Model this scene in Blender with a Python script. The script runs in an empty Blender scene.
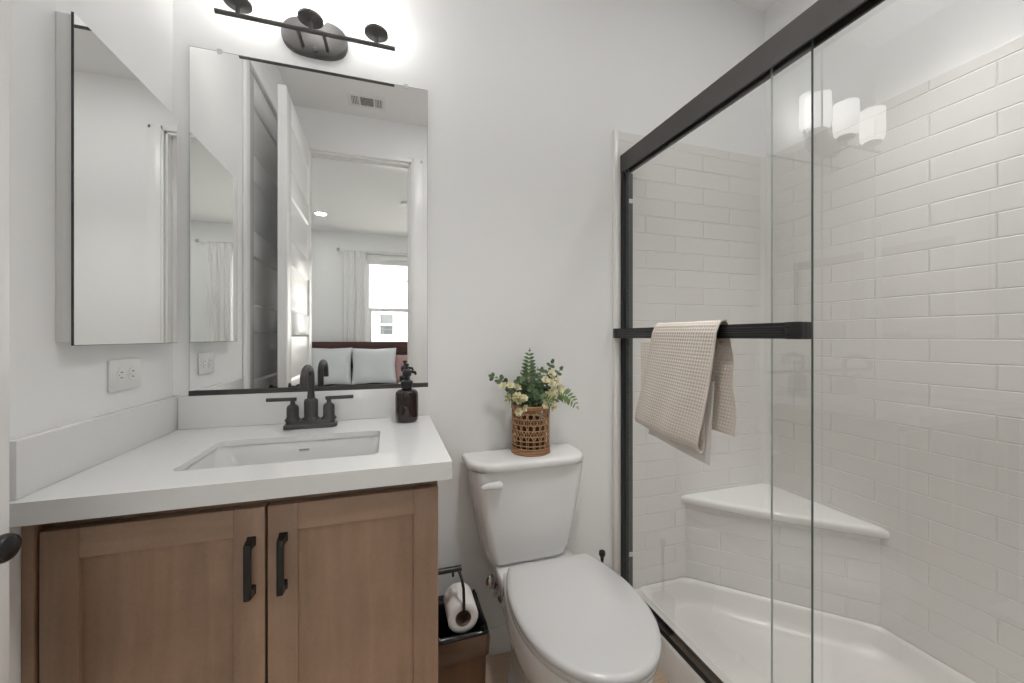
import bpy, bmesh, math, random
from mathutils import Vector, Matrix
random.seed(7)
sc = bpy.context.scene
C = sc.collection
PI = math.pi

# ------------------------------------------------------------------ camera, world, sun, exposure
CAM = (0.6185, -1.41, 1.186)
cd = bpy.data.cameras.new('camera'); co = bpy.data.objects.new('camera', cd); C.objects.link(co)
co.location = CAM
co.rotation_euler = (PI/2, 0, -math.atan(122/388))
cd.sensor_fit = 'HORIZONTAL'; cd.sensor_width = 36; cd.lens = 388*36/1024
cd.shift_y = -4.5/1024
cd.clip_start = 0.02; cd.clip_end = 200
sc.camera = co

w = bpy.data.worlds.new('daylight'); sc.world = w; w.use_nodes = True
wn = w.node_tree.nodes
wn['Background'].inputs[0].default_value = (1.0, 0.99, 0.97, 1)
wn['Background'].inputs[1].default_value = 6.0

sd = bpy.data.lights.new('sun', 'SUN'); sd.energy = 2.0; sd.angle = 0.02; sd.color = (1, .97, .92)
so = bpy.data.objects.new('sun', sd); C.objects.link(so); so.location = (0, 5, 12)
so.rotation_euler = (math.radians(-42), 0, math.radians(-12))

sc.view_settings.view_transform = 'Standard'
sc.view_settings.look = 'None'
sc.view_settings.gamma = 1.0
sc.view_settings.exposure = 0.22
sc.view_settings.use_curve_mapping = False
cy = sc.cycles
cy.use_denoising = True
cy.max_bounces = 14; cy.diffuse_bounces = 7; cy.glossy_bounces = 9; cy.transmission_bounces = 8
cy.transparent_max_bounces = 20
cy.sample_clamp_indirect = 6.0
cy.blur_glossy = 0.3

LED_STRENGTH = 13.0       # flush bathroom ceiling light, added out of view to even the lighting
SHADE_STRENGTH = 3.5      # vanity shades
SHOWER_STRENGTH = 40.0     # recessed shower light, added out of view to brighten the alcove
BATH_SPOT, SHOWER_SPOT = 38.0, 41.0   # fill spots added under the two unseen bathroom fixtures
CAN_STRENGTH = 85.0      # bedroom recessed lights

# ------------------------------------------------------------------ materials
def mat(name, col, rough=0.5, metal=0.0, var=0.03, scale=8.0, bump=0.0, bscale=60.0, spec=0.5, coat=0.0, trans=0.0, sheen=0.0):
    m = bpy.data.materials.new(name); m.use_nodes = True
    nt = m.node_tree; b = nt.nodes['Principled BSDF']
    b.inputs['Roughness'].default_value = rough
    b.inputs['Metallic'].default_value = metal
    b.inputs['Specular IOR Level'].default_value = spec
    b.inputs['Coat Weight'].default_value = coat
    b.inputs['Coat Roughness'].default_value = 0.05
    b.inputs['Sheen Weight'].default_value = sheen
    if trans: b.inputs['Transmission Weight'].default_value = trans
    tc = nt.nodes.new('ShaderNodeTexCoord')
    nz = nt.nodes.new('ShaderNodeTexNoise'); nz.inputs['Scale'].default_value = scale; nz.inputs['Detail'].default_value = 4
    nt.links.new(tc.outputs['Object'], nz.inputs['Vector'])
    mr = nt.nodes.new('ShaderNodeMapRange')
    mr.inputs['To Min'].default_value = 1-var; mr.inputs['To Max'].default_value = 1+var
    nt.links.new(nz.outputs['Fac'], mr.inputs['Value'])
    mx = nt.nodes.new('ShaderNodeVectorMath'); mx.operation = 'SCALE'
    mx.inputs[0].default_value = col
    nt.links.new(mr.outputs[0], mx.inputs['Scale'])
    nt.links.new(mx.outputs[0], b.inputs['Base Color'])
    if bump:
        n2 = nt.nodes.new('ShaderNodeTexNoise'); n2.inputs['Scale'].default_value = bscale; n2.inputs['Detail'].default_value = 3
        nt.links.new(tc.outputs['Object'], n2.inputs['Vector'])
        bp = nt.nodes.new('ShaderNodeBump'); bp.inputs['Strength'].default_value = bump; bp.inputs['Distance'].default_value = 0.002
        nt.links.new(n2.outputs['Fac'], bp.inputs['Height'])
        nt.links.new(bp.outputs[0], b.inputs['Normal'])
    return m

def emit(name, col, strength):
    m = bpy.data.materials.new(name); m.use_nodes = True
    b = m.node_tree.nodes['Principled BSDF']
    b.inputs['Base Color'].default_value = (.8, .8, .8, 1)
    b.inputs['Emission Color'].default_value = (*col, 1)
    b.inputs['Emission Strength'].default_value = strength
    b.inputs['Roughness'].default_value = .3
    return m

def glass(name, tint, ior=1.5):
    m = bpy.data.materials.new(name); m.use_nodes = True
    nt = m.node_tree; nt.nodes.remove(nt.nodes['Principled BSDF'])
    out = nt.nodes['Material Output']
    tr = nt.nodes.new('ShaderNodeBsdfTransparent'); tr.inputs[0].default_value = (*tint, 1)
    gl = nt.nodes.new('ShaderNodeBsdfGlossy'); gl.inputs['Roughness'].default_value = 0.0
    gl.inputs[0].default_value = (1, 1, 1, 1)
    fr = nt.nodes.new('ShaderNodeFresnel'); fr.inputs[0].default_value = ior
    geo = nt.nodes.new('ShaderNodeNewGeometry')
    nt.links.new(geo.outputs['Normal'], fr.inputs['Normal'])
    mx = nt.nodes.new('ShaderNodeMixShader')
    # only the outward side of each face reflects: inside the thin pane the ray just passes
    mul = nt.nodes.new('ShaderNodeMath'); mul.operation = 'MULTIPLY'
    inv = nt.nodes.new('ShaderNodeMath'); inv.operation = 'SUBTRACT'; inv.inputs[0].default_value = 1.0
    nt.links.new(geo.outputs['Backfacing'], inv.inputs[1])
    dbl = nt.nodes.new('ShaderNodeMath'); dbl.operation = 'MULTIPLY'; dbl.inputs[1].default_value = 1.75
    nt.links.new(fr.outputs[0], dbl.inputs[0])
    nt.links.new(dbl.outputs[0], mul.inputs[0]); nt.links.new(inv.outputs[0], mul.inputs[1])
    nt.links.new(mul.outputs[0], mx.inputs[0]); nt.links.new(tr.outputs[0], mx.inputs[1]); nt.links.new(gl.outputs[0], mx.inputs[2])
    nt.links.new(mx.outputs[0], out.inputs['Surface'])
    return m

def tile_mat(name, axis, col, grout, bw=0.30, rh=0.0745, rough=0.22, z0=0.135):
    """moulded subway tile pattern; axis = the horizontal world axis of the wall"""
    m = bpy.data.materials.new(name); m.use_nodes = True
    nt = m.node_tree; b = nt.nodes['Principled BSDF']; b.inputs['Roughness'].default_value = rough
    b.inputs['Specular IOR Level'].default_value = .45
    geo = nt.nodes.new('ShaderNodeNewGeometry'); sp = nt.nodes.new('ShaderNodeSeparateXYZ'); cb = nt.nodes.new('ShaderNodeCombineXYZ')
    nt.links.new(geo.outputs['Position'], sp.inputs[0])
    nt.links.new(sp.outputs[axis], cb.inputs[0])
    sub = nt.nodes.new('ShaderNodeMath'); sub.operation = 'SUBTRACT'; sub.inputs[1].default_value = z0
    nt.links.new(sp.outputs['Z'], sub.inputs[0]); nt.links.new(sub.outputs[0], cb.inputs[1])
    br = nt.nodes.new('ShaderNodeTexBrick')
    br.inputs['Scale'].default_value = 1.0; br.inputs['Brick Width'].default_value = bw; br.inputs['Row Height'].default_value = rh
    br.inputs['Mortar Size'].default_value = 0.0030; br.inputs['Mortar Smooth'].default_value = 0.8
    br.offset = 0.5
    br.inputs['Color1'].default_value = (*col, 1); br.inputs['Color2'].default_value = (*col, 1); br.inputs['Mortar'].default_value = (*grout, 1)
    nt.links.new(cb.outputs[0], br.inputs['Vector'])
    nt.links.new(br.outputs['Color'], b.inputs['Base Color'])
    bp = nt.nodes.new('ShaderNodeBump'); bp.invert = True; bp.inputs['Strength'].default_value = .7; bp.inputs['Distance'].default_value = 0.004
    nt.links.new(br.outputs['Fac'], bp.inputs['Height'])
    nz = nt.nodes.new('ShaderNodeTexNoise'); nz.inputs['Scale'].default_value = 9
    nt.links.new(geo.outputs['Position'], nz.inputs['Vector'])
    b2 = nt.nodes.new('ShaderNodeBump'); b2.inputs['Strength'].default_value = .05; b2.inputs['Distance'].default_value = 0.004
    nt.links.new(nz.outputs['Fac'], b2.inputs['Height']); nt.links.new(bp.outputs[0], b2.inputs['Normal'])
    nt.links.new(b2.outputs[0], b.inputs['Normal'])
    return m

def wood_mat(name, c1, c2, rough=.36, axis='Z', scale=1.0):
    m = bpy.data.materials.new(name); m.use_nodes = True
    nt = m.node_tree; b = nt.nodes['Principled BSDF']; b.inputs['Roughness'].default_value = rough
    tc = nt.nodes.new('ShaderNodeTexCoord'); mp = nt.nodes.new('ShaderNodeMapping')
    s = {'Z': (26, 26, 2.2), 'X': (2.2, 26, 26), 'Y': (26, 2.2, 26)}[axis]
    mp.inputs['Scale'].default_value = tuple(k*scale for k in s)
    nt.links.new(tc.outputs['Object'], mp.inputs[0])
    n1 = nt.nodes.new('ShaderNodeTexNoise'); n1.inputs['Scale'].default_value = 1.0; n1.inputs['Detail'].default_value = 6; n1.inputs['Distortion'].default_value = .6
    nt.links.new(mp.outputs[0], n1.inputs['Vector'])
    n2 = nt.nodes.new('ShaderNodeTexNoise'); n2.inputs['Scale'].default_value = 7; n2.inputs['Detail'].default_value = 5
    nt.links.new(tc.outputs['Object'], n2.inputs['Vector'])
    n3 = nt.nodes.new('ShaderNodeTexNoise'); n3.inputs['Scale'].default_value = 150; n3.inputs['Detail'].default_value = 2
    nt.links.new(tc.outputs['Object'], n3.inputs['Vector'])
    a = nt.nodes.new('ShaderNodeMath'); a.operation = 'MULTIPLY_ADD'; a.inputs[1].default_value = .55
    nt.links.new(n1.outputs['Fac'], a.inputs[0])
    k = nt.nodes.new('ShaderNodeMath'); k.operation = 'MULTIPLY'; k.inputs[1].default_value = .35
    nt.links.new(n2.outputs['Fac'], k.inputs[0])
    k2 = nt.nodes.new('ShaderNodeMath'); k2.operation = 'MULTIPLY_ADD'; k2.inputs[1].default_value = .14
    nt.links.new(n3.outputs['Fac'], k2.inputs[0]); nt.links.new(k.outputs[0], k2.inputs[2])
    nt.links.new(k2.outputs[0], a.inputs[2])
    rp = nt.nodes.new('ShaderNodeValToRGB'); rp.color_ramp.elements[0].position = .3; rp.color_ramp.elements[1].position = .72
    rp.color_ramp.elements[0].color = (*c1, 1); rp.color_ramp.elements[1].color = (*c2, 1)
    nt.links.new(a.outputs[0], rp.inputs[0]); nt.links.new(rp.outputs[0], b.inputs['Base Color'])
    return m

M = {}
M['wall'] = mat('wall_paint', (.875, .88, .88), .55, var=.008, scale=3, bump=.10, bscale=140, spec=.3)
M['ceil'] = mat('ceiling_paint', (.88, .88, .878), .8, var=.008, bump=.12, bscale=120, spec=.2)
M['trim'] = mat('trim_paint', (.87, .87, .868), .28, var=.01)
M['door'] = mat('door_paint', (.84, .84, .838), .25, var=.01)
M['quartz'] = mat('white_quartz', (.77, .77, .765), .14, var=.015, scale=40)
M['porcelain'] = mat('porcelain', (.80, .80, .798), .10, var=.006, coat=.3)
M['seat'] = mat('seat_plastic', (.60, .60, .598), .22, var=.006)
M['basin'] = mat('basin_porcelain', (.72, .72, .715), .08, var=.006, coat=.3)
M['surround'] = mat('moulded_acrylic', (.82, .81, .79), .2, var=.01)
M['pan'] = mat('pan_acrylic', (.79, .772, .75), .30, var=.01)
M['tile_x'] = tile_mat('subway_panel_back', 'X', (.80, .788, .768), (.88, .87, .85))
M['tile_y'] = tile_mat('subway_panel_side', 'Y', (.79, .775, .752), (.88, .87, .85))
M['cab'] = wood_mat('stained_maple', (.25, .160, .108), (.45, .295, .205))
M['cab_x'] = wood_mat('stained_maple_rail', (.265, .176, .122), (.46, .31, .22), axis='X')
M['cab_in'] = mat('cabinet_shadow_side', (.20, .13, .09), .5)  # darker copy of the maple, with the recess shade put into its colour
M['black'] = mat('matte_black_metal', (.012, .012, .013), .35, metal=.0, var=.15, spec=.5)
M['bronze'] = mat('dark_bronze_metal', (.060, .057, .055), .45, metal=.3, var=.1, scale=20)
M['fixture'] = mat('brushed_graphite_metal', (.105, .102, .099), .45, metal=.35, var=.1, scale=20)
M['rail'] = mat('oil_bronze_rail', (.078, .073, .070), .5, metal=.3, var=.10, scale=14)
M['railblack'] = mat('black_rail', (.012, .012, .012), .3, var=.1)
M['chrome'] = mat('chrome', (.75, .75, .75), .12, metal=1)
M['mirror'] = mat('mirror_silver', (.93, .935, .93), .0, metal=1, var=.0)
M['mirror_edge'] = mat('mirror_edge', (.35, .37, .36), .2)
M['glass'] = glass('shower_glass', (.983, .986, .983))
M['winglass'] = glass('window_glass', (.97, .98, .975))
M['edge'] = mat('glass_edge', (.09, .12, .11), .15)
M['edge_lt'] = mat('glass_edge_pale', (.55, .60, .58), .15)
M['shade'] = emit('lit_opal_glass', (1.0, .98, .955), SHADE_STRENGTH)
M['led'] = emit('led_diffuser', (1.0, .99, .975), LED_STRENGTH)
M['shower_can'] = emit('shower_lamp', (1.0, .98, .95), SHOWER_STRENGTH)
M['can'] = emit('recessed_lamp', (1.0, .985, .965), CAN_STRENGTH)
M['plastic'] = mat('white_plastic', (.80, .80, .79), .3)
M['slot'] = mat('dark_slot', (.05, .05, .05), .6)
M['vent_dark'] = mat('vent_interior', (.16, .16, .16), .7)
M['clear'] = mat('clear_plastic', (.72, .72, .72), .1, spec=.6)
M['amber'] = mat('dark_amber_glass', (.014, .004, .0035), .05, var=.1, coat=.3)
M['rattan'] = mat('rattan_cane', (.36, .19, .09), .55, var=.3, scale=60)
M['rattan_lt'] = mat('rattan_cane_light', (.47, .28, .15), .55, var=.25, scale=60)
M['fern'] = mat('fern_leaf', (.075, .135, .036), .5, var=.3, scale=50)
M['fern_lt'] = mat('frond_leaf', (.16, .24, .08), .5, var=.3, scale=50)
M['euc'] = mat('eucalyptus_leaf', (.095, .150, .070), .55, var=.3, scale=50)
M['petal'] = mat('cream_petal', (.78, .74, .52), .55, var=.08, scale=60)
M['petal_y'] = mat('flower_centre', (.70, .60, .22), .6, var=.1)
M['stem'] = mat('green_stem', (.10, .15, .05), .6, var=.2)
M['foam'] = mat('floral_foam', (.07, .045, .03), .9, var=.2, scale=60, bump=.4)
M['towel'] = mat('beige_waffle_cotton', (.70, .635, .575), .9, var=.04, scale=80, spec=.1, sheen=.2)
M['towel_lt'] = mat('pale_cotton_lining', (.73, .715, .69), .9, var=.03, scale=80, spec=.1, sheen=.2)
M['paper'] = mat('tissue_paper', (.82, .80, .78), .9, bump=.3, bscale=120, spec=.1)
M['card'] = mat('cardboard_core', (.24, .17, .12), .9)
M['bin'] = wood_mat('bamboo_bin', (.07, .032, .016), (.17, .088, .042))
M['bag'] = mat('black_bag_film', (.012, .012, .013), .22, var=.2)
M['hem'] = mat('smoky_bag_film', (.13, .080, .055), .2, var=.2)
M['linen'] = mat('white_linen', (.80, .80, .80), .9, bump=.2, bscale=150, spec=.1)
M['sham'] = mat('grey_white_linen', (.68, .70, .72), .9, bump=.25, bscale=200, spec=.1)
M['pink'] = mat('dusty_rose_linen', (.40, .25, .245), .9, bump=.2, bscale=150, spec=.1)
M['curtain'] = mat('white_voile', (.82, .82, .815), .9, bump=.1, bscale=200, spec=.1)
M['head'] = wood_mat('red_brown_headboard', (.045, .016, .014), (.10, .037, .033), axis='X')
M['headpanel'] = mat('dark_headboard_panel', (.03, .025, .024), .4)
M['stucco'] = mat('pale_stucco', (.82, .82, .80), .9, bump=.3, bscale=30)
M['rooftile'] = mat('grey_roof', (.35, .33, .31), .8, var=.2)
M['pane'] = mat('house_window_pane', (.05, .055, .06), .15)
M['carpet'] = mat('bedroom_carpet', (.55, .52, .48), .95, bump=.5, bscale=300)
M['earth'] = mat('yard', (.45, .43, .38), .95)

def floor_mat():
    m = bpy.data.materials.new('oak_plank'); m.use_nodes = True
    nt = m.node_tree; b = nt.nodes['Principled BSDF']; b.inputs['Roughness'].default_value = .4
    tc = nt.nodes.new('ShaderNodeTexCoord'); br = nt.nodes.new('ShaderNodeTexBrick')
    br.inputs['Scale'].default_value = 1; br.inputs['Brick Width'].default_value = .9; br.inputs['Row Height'].default_value = .16
    br.inputs['Mortar Size'].default_value = .0015
    br.inputs['Color1'].default_value = (.56, .43, .32, 1); br.inputs['Color2'].default_value = (.48, .36, .265, 1); br.inputs['Mortar'].default_value = (.22, .16, .12, 1)
    nt.links.new(tc.outputs['Object'], br.inputs['Vector'])
    mp = nt.nodes.new('ShaderNodeMapping'); mp.inputs['Scale'].default_value = (3, 40, 1)
    nz = nt.nodes.new('ShaderNodeTexNoise'); nz.inputs['Detail'].default_value = 5
    nt.links.new(tc.outputs['Object'], mp.inputs[0]); nt.links.new(mp.outputs[0], nz.inputs['Vector'])
    mr = nt.nodes.new('ShaderNodeMapRange'); mr.inputs['To Min'].default_value = .75; mr.inputs['To Max'].default_value = 1.25
    nt.links.new(nz.outputs['Fac'], mr.inputs['Value'])
    mx = nt.nodes.new('ShaderNodeVectorMath'); mx.operation = 'SCALE'
    nt.links.new(br.outputs['Color'], mx.inputs[0]); nt.links.new(mr.outputs[0], mx.inputs['Scale'])
    nt.links.new(mx.outputs[0], b.inputs['Base Color'])
    return m
M['floor'] = floor_mat()

# ------------------------------------------------------------------ helpers
def wloc(o):
    v = Vector((0, 0, 0))
    while o is not None:
        v += o.location; o = o.parent
    return v

def obj(name, bm, m, parent=None, smooth=40, origin=None, **props):
    """links bm (built in world coordinates) as one mesh object"""
    bmesh.ops.recalc_face_normals(bm, faces=bm.faces)
    off = wloc(parent) if parent else Vector(origin or (0, 0, 0))
    if off.length: bmesh.ops.translate(bm, verts=bm.verts, vec=-off)
    me = bpy.data.meshes.new(name); bm.to_mesh(me); bm.free()
    ms = m if isinstance(m, (list, tuple)) else [m]
    for k in ms: me.materials.append(k)
    if smooth:
        me.shade_smooth(); me.set_sharp_from_angle(angle=math.radians(smooth))
    o = bpy.data.objects.new(name, me); C.objects.link(o)
    if parent: o.parent = parent
    elif origin: o.location = origin
    for k, v in props.items(): o[k] = v
    return o

def thing(name, label, cat, loc=(0, 0, 0), group=None):
    o = bpy.data.objects.new(name, None); C.objects.link(o); o.location = loc
    o.empty_display_size = .05
    o['label'] = label; o['category'] = cat
    if group: o['group'] = group
    return o

def tag(o, label, cat, group=None):
    o['label'] = label; o['category'] = cat
    if group: o['group'] = group
    return o

def struct(name, bm, m, label=None, cat=None, **k):
    o = obj(name, bm, m, **k); o['kind'] = 'structure'
    if label: o['label'] = label; o['category'] = cat
    return o

def new(): return bmesh.new()

def box(bm, lo, hi, bev=0.0, seg=2, mi=0):
    t = bmesh.new()
    bmesh.ops.create_cube(t, size=1)
    for v in t.verts:
        v.co = Vector([lo[i] + (hi[i]-lo[i])*(v.co[i]+.5) for i in range(3)])
    if bev: bmesh.ops.bevel(t, geom=list(t.edges), offset=bev, segments=seg, affect='EDGES', profile=.5)
    bmesh.ops.recalc_face_normals(t, faces=t.faces)
    merge(bm, t, mi); return bm

def merge(bm, t, mi=0, mtx=None):
    if mtx is not None: bmesh.ops.transform(t, matrix=mtx, verts=t.verts)
    mp = {v: bm.verts.new(v.co) for v in t.verts}
    for f in t.faces:
        try:
            nf = bm.faces.new([mp[v] for v in f.verts]); nf.material_index = mi
        except ValueError: pass
    t.free()

def loft(bm, rings, cap0=True, cap1=True, closed=True, mi=0):
    vs = [[bm.verts.new(p) for p in r] for r in rings]
    n = len(rings[0])
    for a, b in zip(vs[:-1], vs[1:]):
        for i in range(n if closed else n-1):
            j = (i+1) % n
            f = bm.faces.new((a[i], a[j], b[j], b[i])); f.material_index = mi
    if cap0: f = bm.faces.new(list(reversed(vs[0]))); f.material_index = mi
    if cap1: f = bm.faces.new(vs[-1]); f.material_index = mi
    return vs

def frame_axes(d):
    d = d.normalized()
    u = d.cross(Vector((0, 0, 1)))
    if u.length < 1e-3: u = d.cross(Vector((0, 1, 0)))
    u.normalize(); return u, d.cross(u).normalized()

def tube(bm, pts, r, n=12, mi=0, closed=False):
    pts = [Vector(p) for p in pts]
    rad = r if isinstance(r, (list, tuple)) else [r]*len(pts)
    rings = []
    u = None
    N = len(pts)
    for i, p in enumerate(pts):
        if closed: d = pts[(i+1) % N] - pts[i-1]
        else: d = pts[min(i+1, N-1)] - pts[max(i-1, 0)]
        d.normalize()
        if u is None: u, v = frame_axes(d)
        else:
            u = (u - d*u.dot(d)).normalized(); v = d.cross(u)
        rings.append([p + (u*math.cos(a) + v*math.sin(a))*rad[i] for a in [2*PI*k/n for k in range(n)]])
    if closed:
        vs = [[bm.verts.new(q) for q in rg] for rg in rings]
        for i in range(N):
            a, b = vs[i], vs[(i+1) % N]
            for k in range(n):
                f = bm.faces.new((a[k], a[(k+1) % n], b[(k+1) % n], b[k])); f.material_index = mi
    else: loft(bm, rings, mi=mi)
    return bm

def lathe(bm, prof, c, axis=(0, 0, 1), n=32, mi=0):
    """prof: (radius, height) pairs along axis from c"""
    a = Vector(axis).normalized(); u, v = frame_axes(a); c = Vector(c)
    rings = []
    for r, h in prof:
        r = max(r, 1e-5)
        rings.append([c + a*h + (u*math.cos(t) + v*math.sin(t))*r for t in [2*PI*k/n for k in range(n)]])
    if prof[0][0] > 1e-3 and prof[-1][0] > 1e-3: loft(bm, rings+[rings[0]], cap0=False, cap1=False, mi=mi); bmesh.ops.remove_doubles(bm, verts=bm.verts, dist=1e-7)
    else: loft(bm, rings, mi=mi)
    return bm

def prism(bm, poly, lo, hi, axis='z', mi=0):
    """poly of 2-D points extruded: z -> (x,y), x -> (y,z), y -> (x,z)"""
    def p3(p, h):
        return {'z': (p[0], p[1], h), 'x': (h, p[0], p[1]), 'y': (p[0], h, p[1])}[axis]
    loft(bm, [[p3(p, lo) for p in poly], [p3(p, hi) for p in poly]], mi=mi)
    return bm

def rrect(x0, y0, x1, y1, r, n=6, rs=None):
    """rounded rectangle outline, ccw; rs = radii for (x0y0, x1y0, x1y1, x0y1)"""
    rs = rs or (r, r, r, r)
    out = []
    for (cx, cy_, a0), q in zip(((x0, y0, PI), (x1, y0, 1.5*PI), (x1, y1, 0), (x0, y1, .5*PI)), rs):
        sx = 1 if cx == x0 else -1; sy = 1 if cy_ == y0 else -1
        for k in range(n+1):
            a = a0 + .5*PI*k/n
            out.append((cx + sx*q + q*math.cos(a), cy_ + sy*q + q*math.sin(a)))
    return out

def bez(p0, p1, p2, p3, n=12):
    p0, p1, p2, p3 = map(Vector, (p0, p1, p2, p3))
    return [(1-t)**3*p0 + 3*(1-t)**2*t*p1 + 3*(1-t)*t*t*p2 + t**3*p3 for t in [k/n for k in range(n+1)]]

# ------------------------------------------------------------------ room shell
W, L, H = 2.333, 1.53, 2.741       # bathroom: width, depth, height
T = .12
BX0, BX1, BY = -1.6, 2.9, -4.82    # bedroom
DX0, DX1, DZ = .065, .765, 2.455    # doorway in the rear wall
WX0, WX1, WZ0, WZ1 = .27, 1.50, .75, 2.44   # bedroom window

b = new(); box(b, (-.12, -L-T, -.1), (W+.12, T, 0)); struct('floor', b, M['floor'], smooth=0)
b = new(); box(b, (-.12, -L-T, H), (W+.12, T, H+.1)); struct('ceiling', b, M['ceil'], smooth=0)
b = new(); box(b, (-.12, 0, 0), (W+.12, T, H)); struct('wall_back', b, M['wall'], smooth=0)
b = new()
box(b, (-.12, -.63, 0), (0, 0, H)); box(b, (-.12, -L-T, 0), (0, -1.40, H)); box(b, (-.12, -1.40, 2.44), (0, -.63, H))
box(b, (-.12, -1.40, 0), (-.06, -.63, 2.44))
struct('wall_left', b, M['wall'], smooth=0)
b = new(); box(b, (W, -L-T, 0), (W+.12, 0, H)); struct('wall_right', b, M['wall'], smooth=0)
b = new()
box(b, (0, -L-T, 0), (DX0, -L, H)); box(b, (DX1, -L-T, 0), (W, -L, H)); box(b, (DX0, -L-T, DZ), (DX1, -L, H))
struct('wall_rear', b, M['wall'], smooth=0)

# bedroom shell
b = new(); box(b, (BX0-.1, BY-.1, -.1), (BX1+.1, -L-T, 0)); struct('floor_bedroom', b, M['carpet'], smooth=0)
b = new(); box(b, (BX0-.1, BY-.1, H), (BX1+.1, -L-T, H+.1)); struct('ceiling_bedroom', b, M['ceil'], smooth=0)
b = new(); box(b, (BX0-.1, BY-.1, 0), (BX0, -L-T+.0, H)); struct('wall_bedroom_left', b, M['wall'], smooth=0)
b = new(); box(b, (BX1, BY-.1, 0), (BX1+.1, -L-T+.0, H)); struct('wall_bedroom_right', b, M['wall'], smooth=0)
b = new(); box(b, (BX0-.1, -L-T, 0), (-.12, -L, H)); box(b, (W+.12, -L-T, 0), (BX1+.1, -L, H)); struct('wall_bedroom_near', b, M['wall'], smooth=0)
b = new()
box(b, (BX0, BY-.14, 0), (WX0, BY, H)); box(b, (WX1, BY-.14, 0), (BX1, BY, H))
box(b, (WX0, BY-.14, 0), (WX1, BY, WZ0)); box(b, (WX0, BY-.14, WZ1), (WX1, BY, H))
struct('wall_bedroom_far', b, M['wall'], smooth=0)

def board(b, x0, x1, y0, y1, h=.10):
    box(b, (x0, y0, 0), (x1, y1, h), .004)
b = new(); board(b, .735, 1.50, -.014, 0); struct('baseboard_back', b, M['trim'])
b = new(); board(b, DX1+.09, 1.50, -L, -L+.014); struct('baseboard_rear', b, M['trim'])

# doorway casing and jamb (both faces)
b = new()
cw = .082
for (ya, yb) in ((-L, -L+.017), (-L-T-.017, -L-T)):
    box(b, (DX1, ya, 0), (DX1+cw, yb, DZ+.028), .005)
    box(b, (DX1+.012, ya-.004 if ya < -L-.05 else ya, 0), (DX1+cw-.016, yb if ya < -L-.05 else yb+.005, DZ+.028), .004)
    box(b, (0 if ya > -L-.05 else DX0-cw, ya, DZ), (DX1+cw, yb, DZ+.036), .005)
    box(b, (DX0-.06, ya, 0), (DX0, yb, DZ), .004)
box(b, (DX1-.012, -L-T, 0), (DX1, -L, DZ)); box(b, (DX0, -L-T, DZ-.012), (DX1, -L, DZ)); box(b, (DX0, -L-T, 0), (DX0+.012, -L, DZ))
box(b, (DX1-.022, -L-T+.03, 0), (DX1-.012, -L-.045, DZ-.012)); box(b, (DX0+.012, -L-T+.03, DZ-.022), (DX1-.012, -L-.045, DZ-.012))
struct('trim_1', b, M['trim'])

# closet door in the left wall with its casing
b = new()
box(b, (0, -.63, 0), (.016, -.580, 2.50), .005)
box(b, (0, -1.462, 0), (.016, -1.40, 2.50), .005)
box(b, (0, -1.40, 2.44), (.016, -.63, 2.50), .005)
struct('trim_2', b, M['trim'])

def panel_door(b, u0, u1, z0, z1, n0, n1, face_sides, rows=6):
    """moulded panel door slab; u along the door's width (y), n its thickness axis (x)"""
    def bx(ua, ub, za, zb, na, nb, bev=0): box(b, (na, ua, za), (nb, ub, zb), bev)
    st, rec, gap, top_, bot = .115, .009, .12, .135, .235
    hp = (z1-z0-top_-bot-(rows-1)*gap)/rows
    bx(u0, u1, z0, z1, n0+(rec if 0 in face_sides else 0), n1-rec)
    for sd in face_sides:
        na, nb = (n0, n0+rec+.001) if sd == 0 else (n1-rec-.001, n1)
        front, back = (na, nb) if sd == 0 else (nb, na)
        bx(u0, u0+st, z0, z1, na, nb, .0015); bx(u1-st, u1, z0, z1, na, nb, .0015)
        bx(u0+st, u1-st, z0, z0+bot, na, nb, .0015)
        z = z0+bot
        for k in range(rows):
            x0_, x1_ = u0+st, u1-st
            lip = back+(front-back)*.25; fld = back+(front-back)*.55
            def R(i, x): return [(x, x0_+i, z+i), (x, x1_-i, z+i), (x, x1_-i, z+hp-i), (x, x0_+i, z+hp-i)]
            loft(b, [R(-.001, front), R(.010, lip), R(.016, lip), R(.032, fld)], cap0=False)
            z += hp
            zt = z1 if k == rows-1 else z+gap
            bx(u0+st, u1-st, z, zt, na, nb, .0015)
            z = zt

b = new(); panel_door(b, -1.397, -.633, .01, 2.435, -.037, -.004, (1,))
d2 = struct('door_2', b, M['door'], smooth=30)

# open bathroom door standing almost parallel to the left wall
def swing(bm):
    mt = Matrix.Translation((.12, -.722, 0)) @ Matrix.Rotation(-.030, 4, 'Z') @ Matrix.Translation((-.12, .722, 0))
    bmesh.ops.transform(bm, matrix=mt, verts=bm.verts)
b = new(); panel_door(b, -1.497, -.722, .01, 2.405, .102, .140, (0, 1)); swing(b)
d1 = struct('door_1', b, M['door'], smooth=30)
for sx, xf in ((1, .140), (-1, .102)):
    b = new()
    k_ = 1 if sx > 0 else .82
    lathe(b, [(.0, 0), (.024, 0), (.0245, .004), (.021, .008), (.009, .010), (.0085, .027), (.010, .030), (.014, .034), (.0165, .039), (.0165, .044), (.0145, .047), (.0135, .0465), (.010, .048), (.0, .0485)], (xf, -.785, .934), (sx*k_, 0, 0), 32)
    swing(b)
    obj('door_knob', b, M['black'], d1)
b = new()
for hz in (.25, 1.2, 2.15): tube(b, [(.104, -1.5005, hz-.045), (.104, -1.5005, hz+.045)], .005, 10)
swing(b)
obj('hinge', b, M['black'], d1)

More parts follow.
